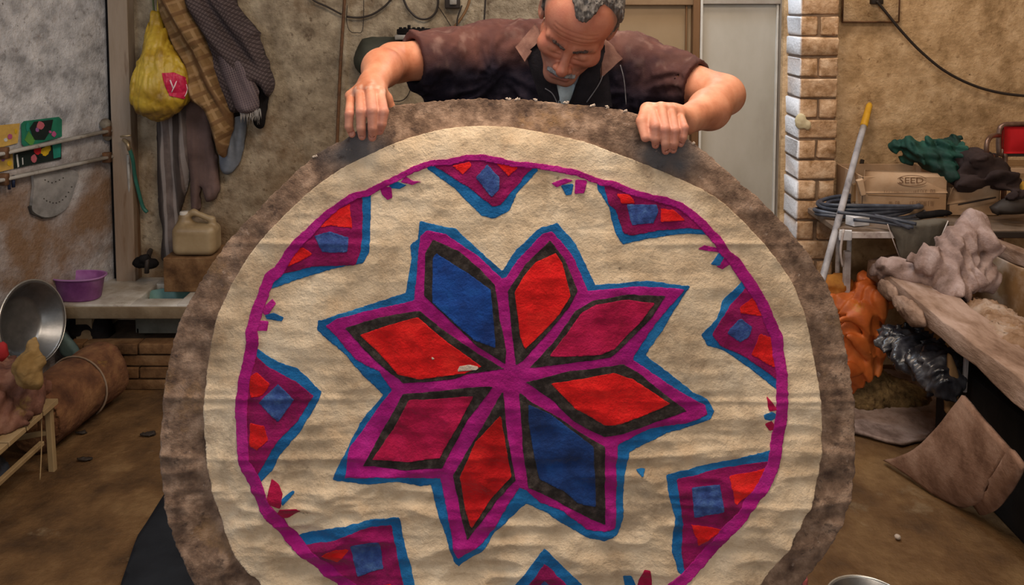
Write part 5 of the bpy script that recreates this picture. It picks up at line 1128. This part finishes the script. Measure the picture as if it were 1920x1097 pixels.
# work table
zT = P(1640, 428, 2.86)[2]
tb = thing('work_table', 'narrow table with thin white metal legs behind the trough', 'table', (1.45, 3.0, 0))
tx0, tx1 = P(1582, 0, 2.86)[0], 2.1
MB().box((tx0, 2.84, zT-.022), (tx1, 3.27, zT), bev=.003).obj('table_top', mat('grimy_tabletop', [(.13, .09, .06), (.24, .18, .14)], 8, 6, .6, .3), tb)
M['wmetal'] = mat('chipped_white_metal', [(.30, .24, .22), (.50, .44, .42), (.62, .58, .57)], 18, 6, .45, .2, 80, spots=[((.20, .08, .04), 18, .6, .7, 3)])
for x, y in ((P(1605, 0, 3.03)[0], 3.03), (P(1584, 0, 3.10)[0], 3.10), (P(1622, 0, 2.84)[0]+.0, 3.24), (tx1-.03, 2.87), (tx1-.03, 3.24)):
    MB().tube([(x, y, .002), (x, y, zT-.02)], .0085, 10).obj('leg', M['wmetal'], tb, True)
MB().box((tx0-.004, 2.833, zT-.028), (tx0+.20, 2.842, zT-.006), bev=.002).obj('front_rail', M['wmetal'], tb)
MB().box((tx0+.2, 2.835, zT-.028), (tx1, 2.842, zT-.006), bev=.002).obj('front_rail', M['cable'], tb)
bx = thing('white_carton', 'small crushed white carton on the front left corner of the table', 'box', P(1605, 410, 2.87))
Rw = Matrix.Rotation(.35, 3, 'Z'); c0 = Vector(P(1608, 408, 2.90)); c0.z = zT+.018
MB().box(tuple(c0-Vector((.035, .02, .0165))), tuple(c0+Vector((.035, .02, .0165))), Rw, c0, .002, .003).obj('carton', mat('white_card', [(.55, .56, .60), (.72, .73, .76)], 20, 4, .7, .1), bx)
MB().box((tx0-.004, 2.826, zT-.032), (tx0+.035, 2.834, zT+.002), jit=.003, bev=.002).obj('flap', bpy.data.materials['white_card'], bx)
# black cable coil and strips on the table
M['blueblack'] = mat('blue_black_plastic', [(.022, .026, .040), (.05, .06, .085), (.10, .115, .15)], 14, 5, .38, .2, 50, spec=.5)
co = thing('hose_coil', 'coil of blue-black hose lying on the left end of the table', 'hose', P(1600, 405, 2.95))
random.seed(2)
cc = Vector(P(1640, 400, 3.02)); cc.z = zT+.012
for i in range(6):
    rr_ = .125 + random.uniform(-.015, .03); yy = .085; pts = [(cc.x-.02 + rr_*math.cos(t)*1.25 + .006*math.sin(3*t+i), cc.y + yy*math.sin(t), zT+.010 + i*.0085 + .006*math.sin(2*t+i)) for t in np.linspace(.2, 2*pi-.1, 40)]
    MB().tube(pts, .0075, 7).obj('turn', M['blueblack'], co, True)
for i, (p0, p1, p2) in enumerate([((1570, 398), (1650, 408), (1706, 428)), ((1600, 412), (1660, 418), (1712, 426)), ((1640, 404), (1680, 412), (1718, 420))]):
    MB().tube(spline([P(*p0, 2.86), P(*p1, 2.82), P(*p2, 2.80)], 6), .006, 7).obj('loose_end', M['blueblack'], co, True)
tag(soft('dark_strap', [(1718, 404), (1745, 396), (1780, 394), (1782, 402), (1750, 408), (1722, 410)], 2.90, M['black'], None, .02, .02, None, .01), 'black folded strap lying on the table in front of the carton', 'strap')
tag(soft('grey_apron', [(1668, 418), (1720, 414), (1776, 412), (1772, 440), (1752, 478), (1738, 492), (1690, 488), (1680, 450)], 2.83, mat('olive_grey_cloth', [(.085, .075, .06), (.15, .135, .11)], 8, 6, .8, .4, 90), None, .012, .02, vert(.01, 18, 6), .004), 'olive grey cloth hanging over the front edge of the table', 'cloth')
tag(MB().tube([P(1664, 420, 2.81), P(1675, 452, 2.81), P(1688, 486, 2.81)], .002, 5).obj('edge_cord', M['wmetal'], None, True), 'pale thin cord along the left edge of the grey cloth', 'cord')
tag(MB().tube([P(1778, 414, 2.81), P(1764, 446, 2.81), P(1748, 476, 2.81)], .002, 5).obj('edge_cord', M['wmetal'], None, True), 'pale thin cord along the right edge of the grey cloth', 'cord')
tag(MB().tube(spline([P(1582, 430, 2.80), P(1576, 470, 2.80), P(1580, 500, 2.80)], 4), .004, 6).obj('thin_rod', M['wmetal'], None, True), 'thin pale rod standing left of the table legs', 'rod')
# cardboard boxes
M['card'] = mat('cardboard', [(.36, .22, .12), (.47, .31, .19), (.54, .38, .25)], 5, 6, .85, .2, 60, spots=[((.30, .17, .08), 6, .62, .5, 3)])
M['cardd'] = mat('cardboard_inside', [(.25, .14, .06), (.34, .20, .09)], 5, 6, .85, .2, 60)
def carton(name, label, x0, x1, y0, y1, z0, z1, flaps=True):
    o = thing(name, label, 'box', ((x0+x1)/2, (y0+y1)/2, z0)); t = .004
    MB().box((x0, y0, z0), (x1, y0+t, z1), bev=.0012).obj('front_panel', M['card'], o); MB().box((x0, y1-t, z0), (x1, y1, z1), bev=.0012).obj('back_panel', M['card'], o)
    MB().box((x0, y0, z0), (x0+t, y1, z1), bev=.0012).obj('side_panel', M['card'], o); MB().box((x1-t, y0, z0), (x1, y1, z1), bev=.0012).obj('side_panel', M['card'], o)
    MB().box((x0, y0, z0), (x1, y1, z0+t)).obj('bottom', M['cardd'], o); return o
bY = 3.0
bx0, bx1 = P(1627, 0, bY)[0], P(1789, 0, bY)[0]; bz1 = P(0, 325, bY)[2]; bz0 = zT+.001
ca = carton('printed_carton', 'cardboard carton with faded dark printing standing on the table', bx0, bx1, bY, 3.24, bz0, bz1 - .012)
fl_ = sheet('top_flap', [(bx0, bY-.004, bz1-.07), (bx0+.01, bY+.005, bz1+.012), (bx1-.02, bY+.02, bz1-.004), (bx1, bY-.004, bz1-.07)], M['card'], ca, 12, bulge=.012, nz=.001)
MB().tube([(bx0+.02, bY-.002, P(0, 365, bY)[2]), (bx1-.03, bY-.003, P(0, 370, bY)[2])], .0012, 4).obj('crease', M['cardd'], ca)
def text(s, cx, cz, y, size, m, parent, name='lettering', sx=1):
    cu = bpy.data.curves.new('t', 'FONT'); cu.body = s; cu.size = size; cu.align_x = 'CENTER'; cu.align_y = 'CENTER'; cu.extrude = .0004; cu.resolution_u = 2
    t = bpy.data.objects.new('t', cu); COL.objects.link(t); dg = bpy.context.evaluated_depsgraph_get(); me = bpy.data.meshes.new_from_object(t.evaluated_get(dg))
    v = [(cx + q.co.x*sx, y - q.co.z, cz + q.co.y) for q in me.vertices]; f = [tuple(p.vertices) for p in me.polygons]
    bpy.data.objects.remove(t); return obj(name, v, f, m, parent, False)
ink = mat('faded_ink', [(.16, .085, .045), (.24, .14, .08)], 40, 4, .9, 0)
pc = lambda px, py, y=bY-.004: P(px, py, y)
text('SEED', *[pc(1707, 338)[i] for i in (0, 2)], bY-.012, .030, ink, ca, sx=1.35)
el = MB(); c = pc(1708, 338); el.tube([(c[0]+.054*math.cos(t), bY-.012, c[2]+.019*math.sin(t)) for t in np.linspace(.35, pi-.35, 14)], .0013, 4); el.tube([(c[0]+.054*math.cos(t), bY-.012, c[2]+.019*math.sin(t)) for t in np.linspace(pi+.35, 2*pi-.35, 14)], .0013, 4); el.obj('printed_oval', ink, ca)
random.seed(5)
def faint(x0_, x1_, y_, h, name='faded_print'):      # worn print, no longer readable
    x = x0_
    while x < x1_:
        w_ = random.uniform(2.0, 4.2)
        if random.random() < .86:
            p0 = pc(x, y_+h/2); p1 = pc(x+w_*.8, y_-h/2+random.uniform(-.5, .5)); m = MB()
            for q0, q1 in (((p0[0], p0[2]), (p0[0], p1[2])), ((p0[0], p1[2]), (p1[0], p1[2])), ((p1[0], p1[2]), (p1[0], p0[2])))[:random.choice((2, 3))]: m.tube([(q0[0], bY-.005, q0[1]), (q1[0], bY-.005, q1[1])], .0006, 4)
            m.obj(name, ink, ca)
        x += w_ + 1.1
faint(1658, 1752, 358, 5); faint(1706, 1754, 382, 9); faint(1662, 1686, 382, 9)
c2 = carton('brown_carton', 'plain brown carton leaning right of the printed carton', P(1793, 0, 3.02)[0], P(1890, 0, 3.02)[0], 3.02, 3.22, zT+.001, P(0, 352, 3.02)[2])
sheet('top_flap', [(P(1793, 0, 3.0)[0], 3.015, P(0, 386, 3.0)[2]), (P(1800, 0, 3.0)[0], 3.00, P(0, 352, 3.0)[2]), (P(1868, 0, 3.0)[0], 2.995, P(0, 345, 3.0)[2]), (P(1876, 0, 3.0)[0], 3.015, P(0, 372, 3.0)[2])], M['card'], c2, 6, bulge=.003)
MB().beam(P(1796, 384, 3.0), P(1868, 370, 3.0), .004, .006).obj('slot', M['cable'], c2)
tag(soft('cardboard_scrap', [(1605, 338), (1618, 334), (1624, 366), (1614, 368)], 2.98, M['card'], None, .006, .004, None, .002, rnd=False), 'small upright scrap of cardboard left of the printed carton', 'cardboard')
tag(soft('yellowish_card', [(1598, 345), (1612, 340), (1618, 376), (1596, 380)], 3.06, M['cardd'], None, .006, .004, None, .002, rnd=False), 'ochre piece of card standing behind the cardboard scrap', 'cardboard')
tag(MB().box((P(1622, 0, 3.26)[0], 3.262, zT+.02), (P(1700, 0, 3.26)[0], 3.278, P(0, 312, 3.26)[2]), bev=.003).obj('leaning_board', M['cardd'], None), 'brown board leaning on the wall behind the printed carton', 'board')
M['greenc'] = mat('dark_green_cloth', [(.004, .018, .014), (.008, .042, .031), (.014, .078, .055)], 9, 6, .75, .4, 90)
tag(blob('green_cloth', [(hp(1735, 290, 3.10), (.075, .08, .045)), (hp(1775, 300, 3.10), (.075, .08, .055)), (hp(1700, 275, 3.12), (.035, .05, .02)), (hp(1790, 275, 3.12), (.05, .07, .03)), (hp(1770, 322, 3.03), (.035, .04, .03))], M['greenc'], None, .006, .03, .045, 8, 4, .9), 'dark green cloth bundled on top of the printed carton', 'cloth')
tag(blob('dark_coat', [(hp(1820, 300, 3.04), (.06, .08, .04)), (hp(1815, 345, 2.98), (.05, .05, .035)), (hp(1860, 325, 3.0), (.06, .07, .035)), (hp(1890, 350, 2.97), (.045, .06, .025))], mat('brown_black_cloth', [(.020, .012, .012), (.045, .028, .026)], 9, 6, .9, .4, 90), None, .006, .03, .04, 8, 7, .9), 'brown-black coat slumped right of the green cloth', 'coat')
# folding chair
ch = thing('folding_chair', 'red folding chair with bronze tube frame standing behind the table at the right edge', 'chair', (1.97, 3.1, 0))
fm_ = mat('bronze_tube', [(.13, .07, .05), (.26, .17, .13)], 20, 4, .35, .1, metal=.6)
cy = 3.08
MB().tube(spline([(P(1888, 0, cy)[0], cy, .02), P(1884, 320, cy), P(1874, 290, cy), P(1873, 250, cy), P(1880, 236, cy), P(1900, 233, cy), P(1960, 233, cy), P(1985, 240, cy), P(1990, 330, cy), (P(1990, 0, cy)[0], cy, .02)], 6), .0095, 10).obj('back_frame', fm_, ch, True)
MB().tube(spline([P(1873, 254, cy-.02), P(1858, 256, cy-.08), P(1850, 272, cy-.10), P(1852, 300, cy-.09), P(1864, 330, cy-.05), (P(1880, 0, cy)[0], cy-.03, .04)], 6), .0085, 10).obj('arm_frame', fm_, ch, True)
sheet('backrest', [P(1884, 238, cy-.012), P(1986, 238, cy-.012), P(1988, 288, cy-.012), P(1882, 288, cy-.012)], mat('red_vinyl', [(.40, .006, .012), (.58, .012, .02)], 8, 3, .45, .1), ch, 10, .02, .010, .001)
MB().beam(P(1886, 290, cy), P(1985, 290, cy), .016, .012).obj('lower_bar', M['cable'], ch)
for i, (y, c) in enumerate(((306, 'cardd'), (320, 'card'))): MB().beam(P(1884, y, cy), P(1988, y, cy), .012, .022).obj('slat', M[c], ch)
MB().box((P(1886, 0, cy)[0], cy-.36, .43), (P(1986, 0, cy)[0], cy, .455), bev=.008).obj('seat', bpy.data.materials['red_vinyl'], ch)
for px in (1888, 1984): MB().tube([(P(px, 0, cy)[0], cy-.02, .44), (P(px, 0, cy)[0], cy-.35, .003)], .0085, 8).obj('leg', fm_, ch, True)
tag(soft('ochre_tin', [(1904, 345), (1930, 340), (1930, 372), (1900, 374)], 3.0, mat('ochre_paint', [(.42, .22, .02), (.55, .32, .05)], 9), None, .03, .02, None, .03), 'ochre packet at the right edge of the table', 'packet')
tag(soft('dark_clutter', [(1886, 372), (1930, 366), (1930, 398), (1880, 402), (1830, 404), (1850, 392)], 2.93, M['cable'], None, .04, .03, lambda q: .02*ridge(q, 20, 2), .03), 'dark clutter of tools at the right end of the table', 'tools')

# trough ----------------------------------------------------------
M['trough'] = mat('clay_stained_wood', [(.15, .085, .055), (.31, .205, .15), (.46, .33, .27)], 12, 13, .8, .9, 60, mid=(.38, .62), spots=[((.16, .07, .03), 8, .6, .7, 3), ((.45, .36, .32), 14, .64, .5, 6)], stretch=(1, .35, 1), bdist=.005)
M['backb'] = mat('pale_ochre_board', [(.28, .16, .07), (.42, .30, .21), (.52, .43, .37)], 5, 8, .8, .5, 60, mid=(.4, .6))
tr_ = thing('wooden_trough', 'long clay-stained wooden trough running along the right side of the room', 'trough', (1.5, 2.3, 0))
e0 = Vector(P(1628, 488, 2.92)); e1 = Vector(P(1920, 722, 1.98)); dd_ = (e1-e0); e1 = e0 + dd_*1.35
zz0, zz1 = e0.z, e1.z
def plank(name, a, b, w, h, m, parent, jit=.003, n=14, sd=0):
    """board from a to b with a worn, wavy section: w across, h tall"""
    a = Vector(a); b = Vector(b); d = (b-a).normalized(); s = d.cross(Vector((0, 0, 1))).normalized(); up = s.cross(d); V = []; r = random.Random(sd)
    sec = [(-w/2, 0), (w/2, 0), (w/2, -h*.5), (w/2, -h), (-w/2, -h), (-w/2, -h*.5)]
    for i in range(n+1):
        c = a.lerp(b, i/n)
        for x, y in sec: V.append(c + s*(x + r.uniform(-jit, jit)) + up*(y + r.uniform(-jit, jit)*1.5))
    k = len(sec); f = [(i*k+j, i*k+(j+1) % k, (i+1)*k+(j+1) % k, (i+1)*k+j) for i in range(n) for j in range(k)] + [tuple(range(k))[::-1], tuple(n*k+j for j in range(k))]
    o = obj(name, V, f, m, parent, True); md = o.modifiers.new('b', 'BEVEL'); md.width = .004; md.segments = 2; md.limit_method = 'ANGLE'; return o
OB = Vector((.062, 0, .004))
plank('front_beam', e0+OB, e1+OB, .13, .06, M['trough'], tr_, .005)
g0 = Vector(P(1842, 438, 2.9)); g1 = g0 + (e1-e0)*.98; g1.z = g0.z - .0
g1 = Vector((g0.x+.10, e1.y, g0.z))
plank('back_beam', g0, g1, .035, .045, M['trough'], tr_, .003, sd=2)
for k_ in range(3):
    za = Vector((-.01, 0, -.046-.002*k_)); ga, gb = g0.lerp(g1, k_/3), g0.lerp(g1, (k_+1)/3-.006); plank('back_board', ga+za, gb+za, .022, .25, M['backb'], tr_, .003, 6, sd=20+k_)
# sloping inner boards
for i in range(3):
    t0, t1 = i/3, (i+1)/3
    def lerpb(t, e): return [Vector((e0.x+.09, e0.y, e0.z-.045)).lerp(Vector((g0.x-.01, g0.y, g0.z-.27)), t), Vector((e1.x+.09, e1.y, e1.z-.045)).lerp(Vector((g1.x-.01, g1.y, g1.z-.27)), t)][e]
    def sag(p, t): return Vector((p.x, p.y, p.z - .03*math.sin(pi*t)))
    a, b, c, d = sag(lerpb(t0, 0), t0), sag(lerpb(t1, 0), t1), sag(lerpb(t1, 1), t1), sag(lerpb(t0, 1), t0)
    n = 16; V = []; r = random.Random(i)
    for k in range(n+1):
        p, q_ = a.lerp(d, k/n), b.lerp(c, k/n); q_ = q_.lerp(p, .012)
        for w_ in np.linspace(0, 1, 5): V.append(p.lerp(q_, w_) + Vector((0, 0, .006*math.sin(k*1.1+i*2+w_*5) + r.uniform(-.002, .002))))
    f = [(k*5+j, k*5+j+1, (k+1)*5+j+1, (k+1)*5+j) for k in range(n) for j in range(4)]
    o = obj('inner_board', V, f, M['tin'] if False else M['trough'], tr_); md = o.modifiers.new('s', 'SOLIDIFY'); md.thickness = .014
plank('end_board', e0 + Vector((0, -.01, 0)), g0 + Vector((0, -.01, .0)), .03, .10, M['trough'], tr_, .002, 6)
for t in (.97,):
    p = e0.lerp(e1, t)+Vector((.06, .0, 0)); MB().beam((p.x+.02, p.y-.02, 0.0), (p.x+.02, p.y-.02, p.z-.07), .045, .045).obj('leg', M['greywood'], tr_)
    p = g0.lerp(g1, t); MB().beam((p.x, p.y-.02, 0.0), (p.x, p.y-.02, p.z-.04), .045, .045).obj('leg', M['greywood'], tr_)
MB().beam((e0.x-.07, 2.93, .15), (e0.x-.07, 2.93, e0.z+.03), .022, .02).obj('end_post', M['wmetal'], tr_)
blob('clay_crust', [(tuple(e0.lerp(e1, .30)+Vector((-.025, 0, -.035))), (.02, .10, .035)), (tuple(e0.lerp(e1, .17)+Vector((-.02, 0, -.03))), (.016, .07, .03))], M['trough'], tr_, .008, .02, .010, 30)
# limp felt draped over the trough
M['clayfelt'] = mat('clay_brown_felt', [(.16, .105, .085), (.33, .235, .21), (.50, .39, .37)], 10, 8, .95, .8, 100, bdist=.005, spots=[((.17, .08, .03), 6, .6, .6, 3), ((.50, .42, .42), 50, .68, .5, 6)])

tag(blob('felt_drape', [(hp(1822, 432, 2.74), (.028, .04, .07)), (hp(1800, 470, 2.70), (.06, .07, .075)), (hp(1770, 505, 2.66), (.09, .08, .06)), (hp(1790, 530, 2.62), (.075, .08, .05)), (hp(1735, 520, 2.70), (.07, .06, .035)), (hp(1700, 505, 2.76), (.07, .05, .024)), (hp(1665, 496, 2.82), (.05, .05, .020)), (hp(1840, 490, 2.70), (.03, .06, .09))], M['clayfelt'], None, .0055, .022, .050, 6, 5, .95, stretch=(1.3, 1, .7)), 'wet clay-brown felt crumpled over the far end of the trough', 'felt')
tag(blob('clay_lump', [(hp(1656, 518, 2.80), (.018, .018, .014)), (hp(1672, 526, 2.76), (.02, .02, .012))], M['clayfelt'], None, .005, .01, .003, 40), 'small clay lumps on the trough rim below the felt', 'clay')
tag(blob('wet_wool', [(hp(1870, 600, 2.45), (.06, .13, .035)), (hp(1845, 585, 2.58), (.06, .08, .03)), (hp(1900, 640, 2.28), (.06, .12, .03))], mat('wet_brown_wool', [(.15, .075, .03), (.30, .19, .12), (.46, .36, .29)], 12, 12, .9, .9, 60, spots=[((.26, .13, .03), 6, .58, .7, 3)], bdist=.006), None, .008, .03, .022, 26, 3), 'wet brown wool slop lying in the trough', 'wool')

# orange sack ------------------------------------------------------
M['orange'] = mat('orange_tarp', [(.38, .075, .012), (.60, .14, .028), (.72, .21, .05)], 7, 5, .5, .25, 40, spec=.45, spots=[((.45, .19, .01), 7, .62, .7, 4)])
tag(blob('orange_sack', [(hp(1625, 560, 2.91), (.05, .06, .06)), (hp(1590, 590, 2.93), (.10, .07, .08)), (hp(1608, 640, 2.92), (.105, .08, .085)), (hp(1585, 682, 2.92), (.10, .08, .06))], M['orange'], None, .0055, .03, .060, 6.5, 14, .9, stretch=(1, 1, .8)), 'crumpled orange tarpaulin sack lying on the straw heap beside the pier', 'sack')
tag(blob('orange_net', [(hp(1572, 538, 2.97), (.06, .05, .045)), (hp(1550, 545, 2.97), (.05, .04, .04))], mat('orange_brown_cloth', [(.28, .08, .01), (.46, .18, .025)], 18, 6, .8, .5, 80), None, .006, .02, .03, 12, 8), 'smaller ochre-orange bundle behind the top of the orange sack', 'cloth')
# rubbish below the trough
tag(blob('straw_pile', [((1.20, 3.00, .05), (.18, .10, .10)), ((1.34, 2.99, .02), (.17, .08, .06))], mat('straw_litter', [(.07, .04, .015), (.19, .12, .05), (.32, .21, .09)], 26, 8, .95, .9, 90, bdist=.008), None, .008, .04, .018, 40, 4, .7, lambda p: .006-p[:, 2]), 'loose heap of straw and scraps beside the orange sack', 'straw', None, 'stuff')
tag(blob('plastic_bundle', [(hp(1735, 672, 2.60), (.10, .09, .045)), (hp(1760, 700, 2.50), (.06, .08, .065)), (hp(1700, 640, 2.7), (.09, .08, .04))], mat('black_plastic_bag', [(.012, .012, .016), (.03, .03, .038), (.09, .09, .10)], 22, 5, .3, .3, 40, spec=.6, stretch=(1, 1, .3)), None, .006, .025, .030, 13, 9, .95, lambda p: .012-p[:, 2]), 'shiny black plastic bundle under the trough', 'plastic bag')
tag(soft('ochre_board', [(1779, 662), (1790, 680), (1800, 720), (1790, 770), (1772, 770), (1776, 700)], 2.45, M['cardd'], None, .01, .01, None, .004), 'narrow ochre scrap standing beside the black plastic bundle', 'board')
tag(MB().beam(P(1812, 668, 2.45), P(1808, 735, 2.45), .012, .012).obj('pale_rod', M['wmetal'], None), 'short pale metal rod standing under the trough', 'rod')
dx = mat('dark_store', [(.008, .007, .007), (.02, .017, .016)], 8)  # black for the added shade block under the trough
tag(MB().box((1.36, 1.72, .004), (2.0, 2.66, .34), bev=.01).obj('trough_shade', dx, None), 'black block added for the shade under the trough', 'shade block')  # black block added to darken the space under the trough
# grey-mauve felt spread on the floor and the stiff brown board
def floor_layer(name, label, px, z0, rise, m, thick=.012, res=.014, amp=.01, sd=0, cat='felt'):
    p2 = [PZ(a, b, z0)[:2] for a, b in px]; lo_ = np.array(p2).min(0)-.03; nn = ((np.array(p2).max(0)+.03-lo_)/res).astype(int)+1
    X, Y = np.meshgrid(lo_[0]+np.arange(nn[0])*res, lo_[1]+np.arange(nn[1])*res); D = psdf(p2, X, Y)
    D = D + .006*vn(np.stack([X.ravel(), Y.ravel(), X.ravel()*0], -1), 14, sd).reshape(D.shape); V, Fc, E = clipgrid(D, lo_[0], lo_[1], res)
    q3 = np.stack([V[:, 0], V[:, 1], V[:, 0]*0], -1); z = z0 + thick + amp*(ridge(q3, 8, sd)) + rise(V[:, 0], V[:, 1]); n = len(V)
    return tag(obj(name, np.concatenate([np.stack([V[:, 0], V[:, 1], z], -1), np.stack([V[:, 0], V[:, 1], z-thick], -1)]), [tuple(x) for x in Fc] + [tuple(i+n for i in x[::-1]) for x in Fc] + [(b, a, a+n, b+n) for a, b in E], m), label, cat)
M['mauvefelt'] = mat('mauve_grey_felt', [(.17, .115, .095), (.36, .265, .23), (.50, .39, .35)], 12, 12, .95, .8, 80, bdist=.006, spots=[((.06, .035, .02), 26, .64, .7, 3)])
floor_layer('floor_felt', 'mauve-grey felt sheet lying flat on the floor between rug and trough', [(1600, 705), (1660, 700), (1740, 715), (1770, 750), (1760, 790), (1730, 830), (1690, 840), (1640, 830), (1590, 815)], .004, lambda x, y: 0*x, M['mauvefelt'], .010, amp=.012, sd=3)
def brd():
    o = thing('stiff_felt', 'stiff brown felt sheet leaning up against the trough, lower edge curled on the floor', 'felt', PZ(1790, 900, 0.0))
    n = 26; tl_ = Vector(P(1812, 745, 2.28)); V = []
    A0, B0, C0, D0 = Vector(P(1810, 742, 2.30)), Vector(P(1925, 876, 2.02)), Vector(PZ(1842, 962, .02)), Vector(PZ(1660, 862, .02))
    D1 = Vector(PZ(1655, 850, .02))
    for i in range(n+1):
        for j in range(n+1):
            s_, t = j/n, i/n
            p = A0*(1-s_)*(1-t) + B0*s_*(1-t) + C0*s_*t + D0*(1-s_)*t
            p += Vector((0, 0, 1))*(-.045*math.sin(pi*t)*(1-.2*s_)) + Vector((0, -1, 0))*.03*math.sin(pi*s_)*t
            curl = max(0, (s_-.80)/.20); p += Vector((-.02, .02, .045))*math.sin(curl*pi)*(.3+.7*t)
            lift = max(0, (t-.9)/.1); p += Vector((0, 0, .006))*lift*math.sin(s_*9)
            V.append(p)
    V = np.array([tuple(p) for p in V]); V = V + np.stack([V[:, 0]*0, V[:, 0]*0, .006*fbm(V, 14, 3, 4)], -1); V[:, 2] = np.maximum(V[:, 2], .014)
    f = [(i*(n+1)+j, i*(n+1)+j+1, (i+1)*(n+1)+j+1, (i+1)*(n+1)+j) for i in range(n) for j in range(n)]
    q = obj('sheet', V, f, mat('stiff_brown_felt', [(.15, .075, .045), (.29, .165, .11), (.42, .265, .19)], 12, 12, .95, .7, 80, bdist=.004, spots=[((.36, .22, .10), 6, .64, .5, 3)]), o); md = q.modifiers.new('s', 'SOLIDIFY'); md.thickness = .011; md.offset = -1
brd()
tag(blob('brown_scraps', [(tuple(PZ(1905, 905, .05)), (.05, .06, .045)), (tuple(PZ(1925, 935, .04)), (.06, .07, .04))], M['heap1'], None, .007, .02, .014, 22, 6, .7, lambda p: .006-p[:, 2]), 'brown rag scraps on the floor at the right edge', 'cloth')
# metal bowl at the bottom edge, coloured ends
bw = thing('metal_bowl', 'shallow metal bowl whose rim shows at the bottom edge', 'bowl', PZ(1628, 1150, 0))
c = Vector(PZ(1630, 1134, .10)); R_ = .086
MB().lathe([(0, -.096), (R_*.6, -.096), (R_*.8, -.07), (R_, 0), (R_+.006, .002), (R_+.006, .005), (R_-.003, .004), (R_*.78, -.066), (R_*.58, -.09), (0, -.09)], c, None, 48).obj('bowl_shell', M['alu'], bw, True)
MB().tube([c+Vector((math.cos(a)*(R_+.004), math.sin(a)*(R_+.004), .004)) for a in np.linspace(0, 2*pi, 49)], .003, 8, False).obj('rim', bpy.data.materials['bright_rim'], bw, True)
MB().lathe([(0, -.03), (R_*.90, -.03)], c, None, 40).obj('grey_water', mat('grey_water', [(.12, .10, .10)], 5, 3, .1, 0, spec=.6), bw, True)
for px, cn, lb in ((1494, 'azure', 'azure wool tuft showing past the lower right edge of the rug'), (1506, 'pinkw', 'pink wool tuft beside the azure one at the bottom edge')):
    if cn == 'pinkw': FM[cn] = fm('pink_wool', (.5, .1, .1), (.65, .18, .17), (.7, .3, .28))
    c = PZ(px, 1092, .03); tag(blob('wool_tuft', [((c[0], c[1], .035), (.010, .02, .03))], FM[cn], None, .005, .01, .005, 60, px, cut=lambda p: .006-p[:, 2]), lb, 'wool', 'wool tufts at the bottom edge')
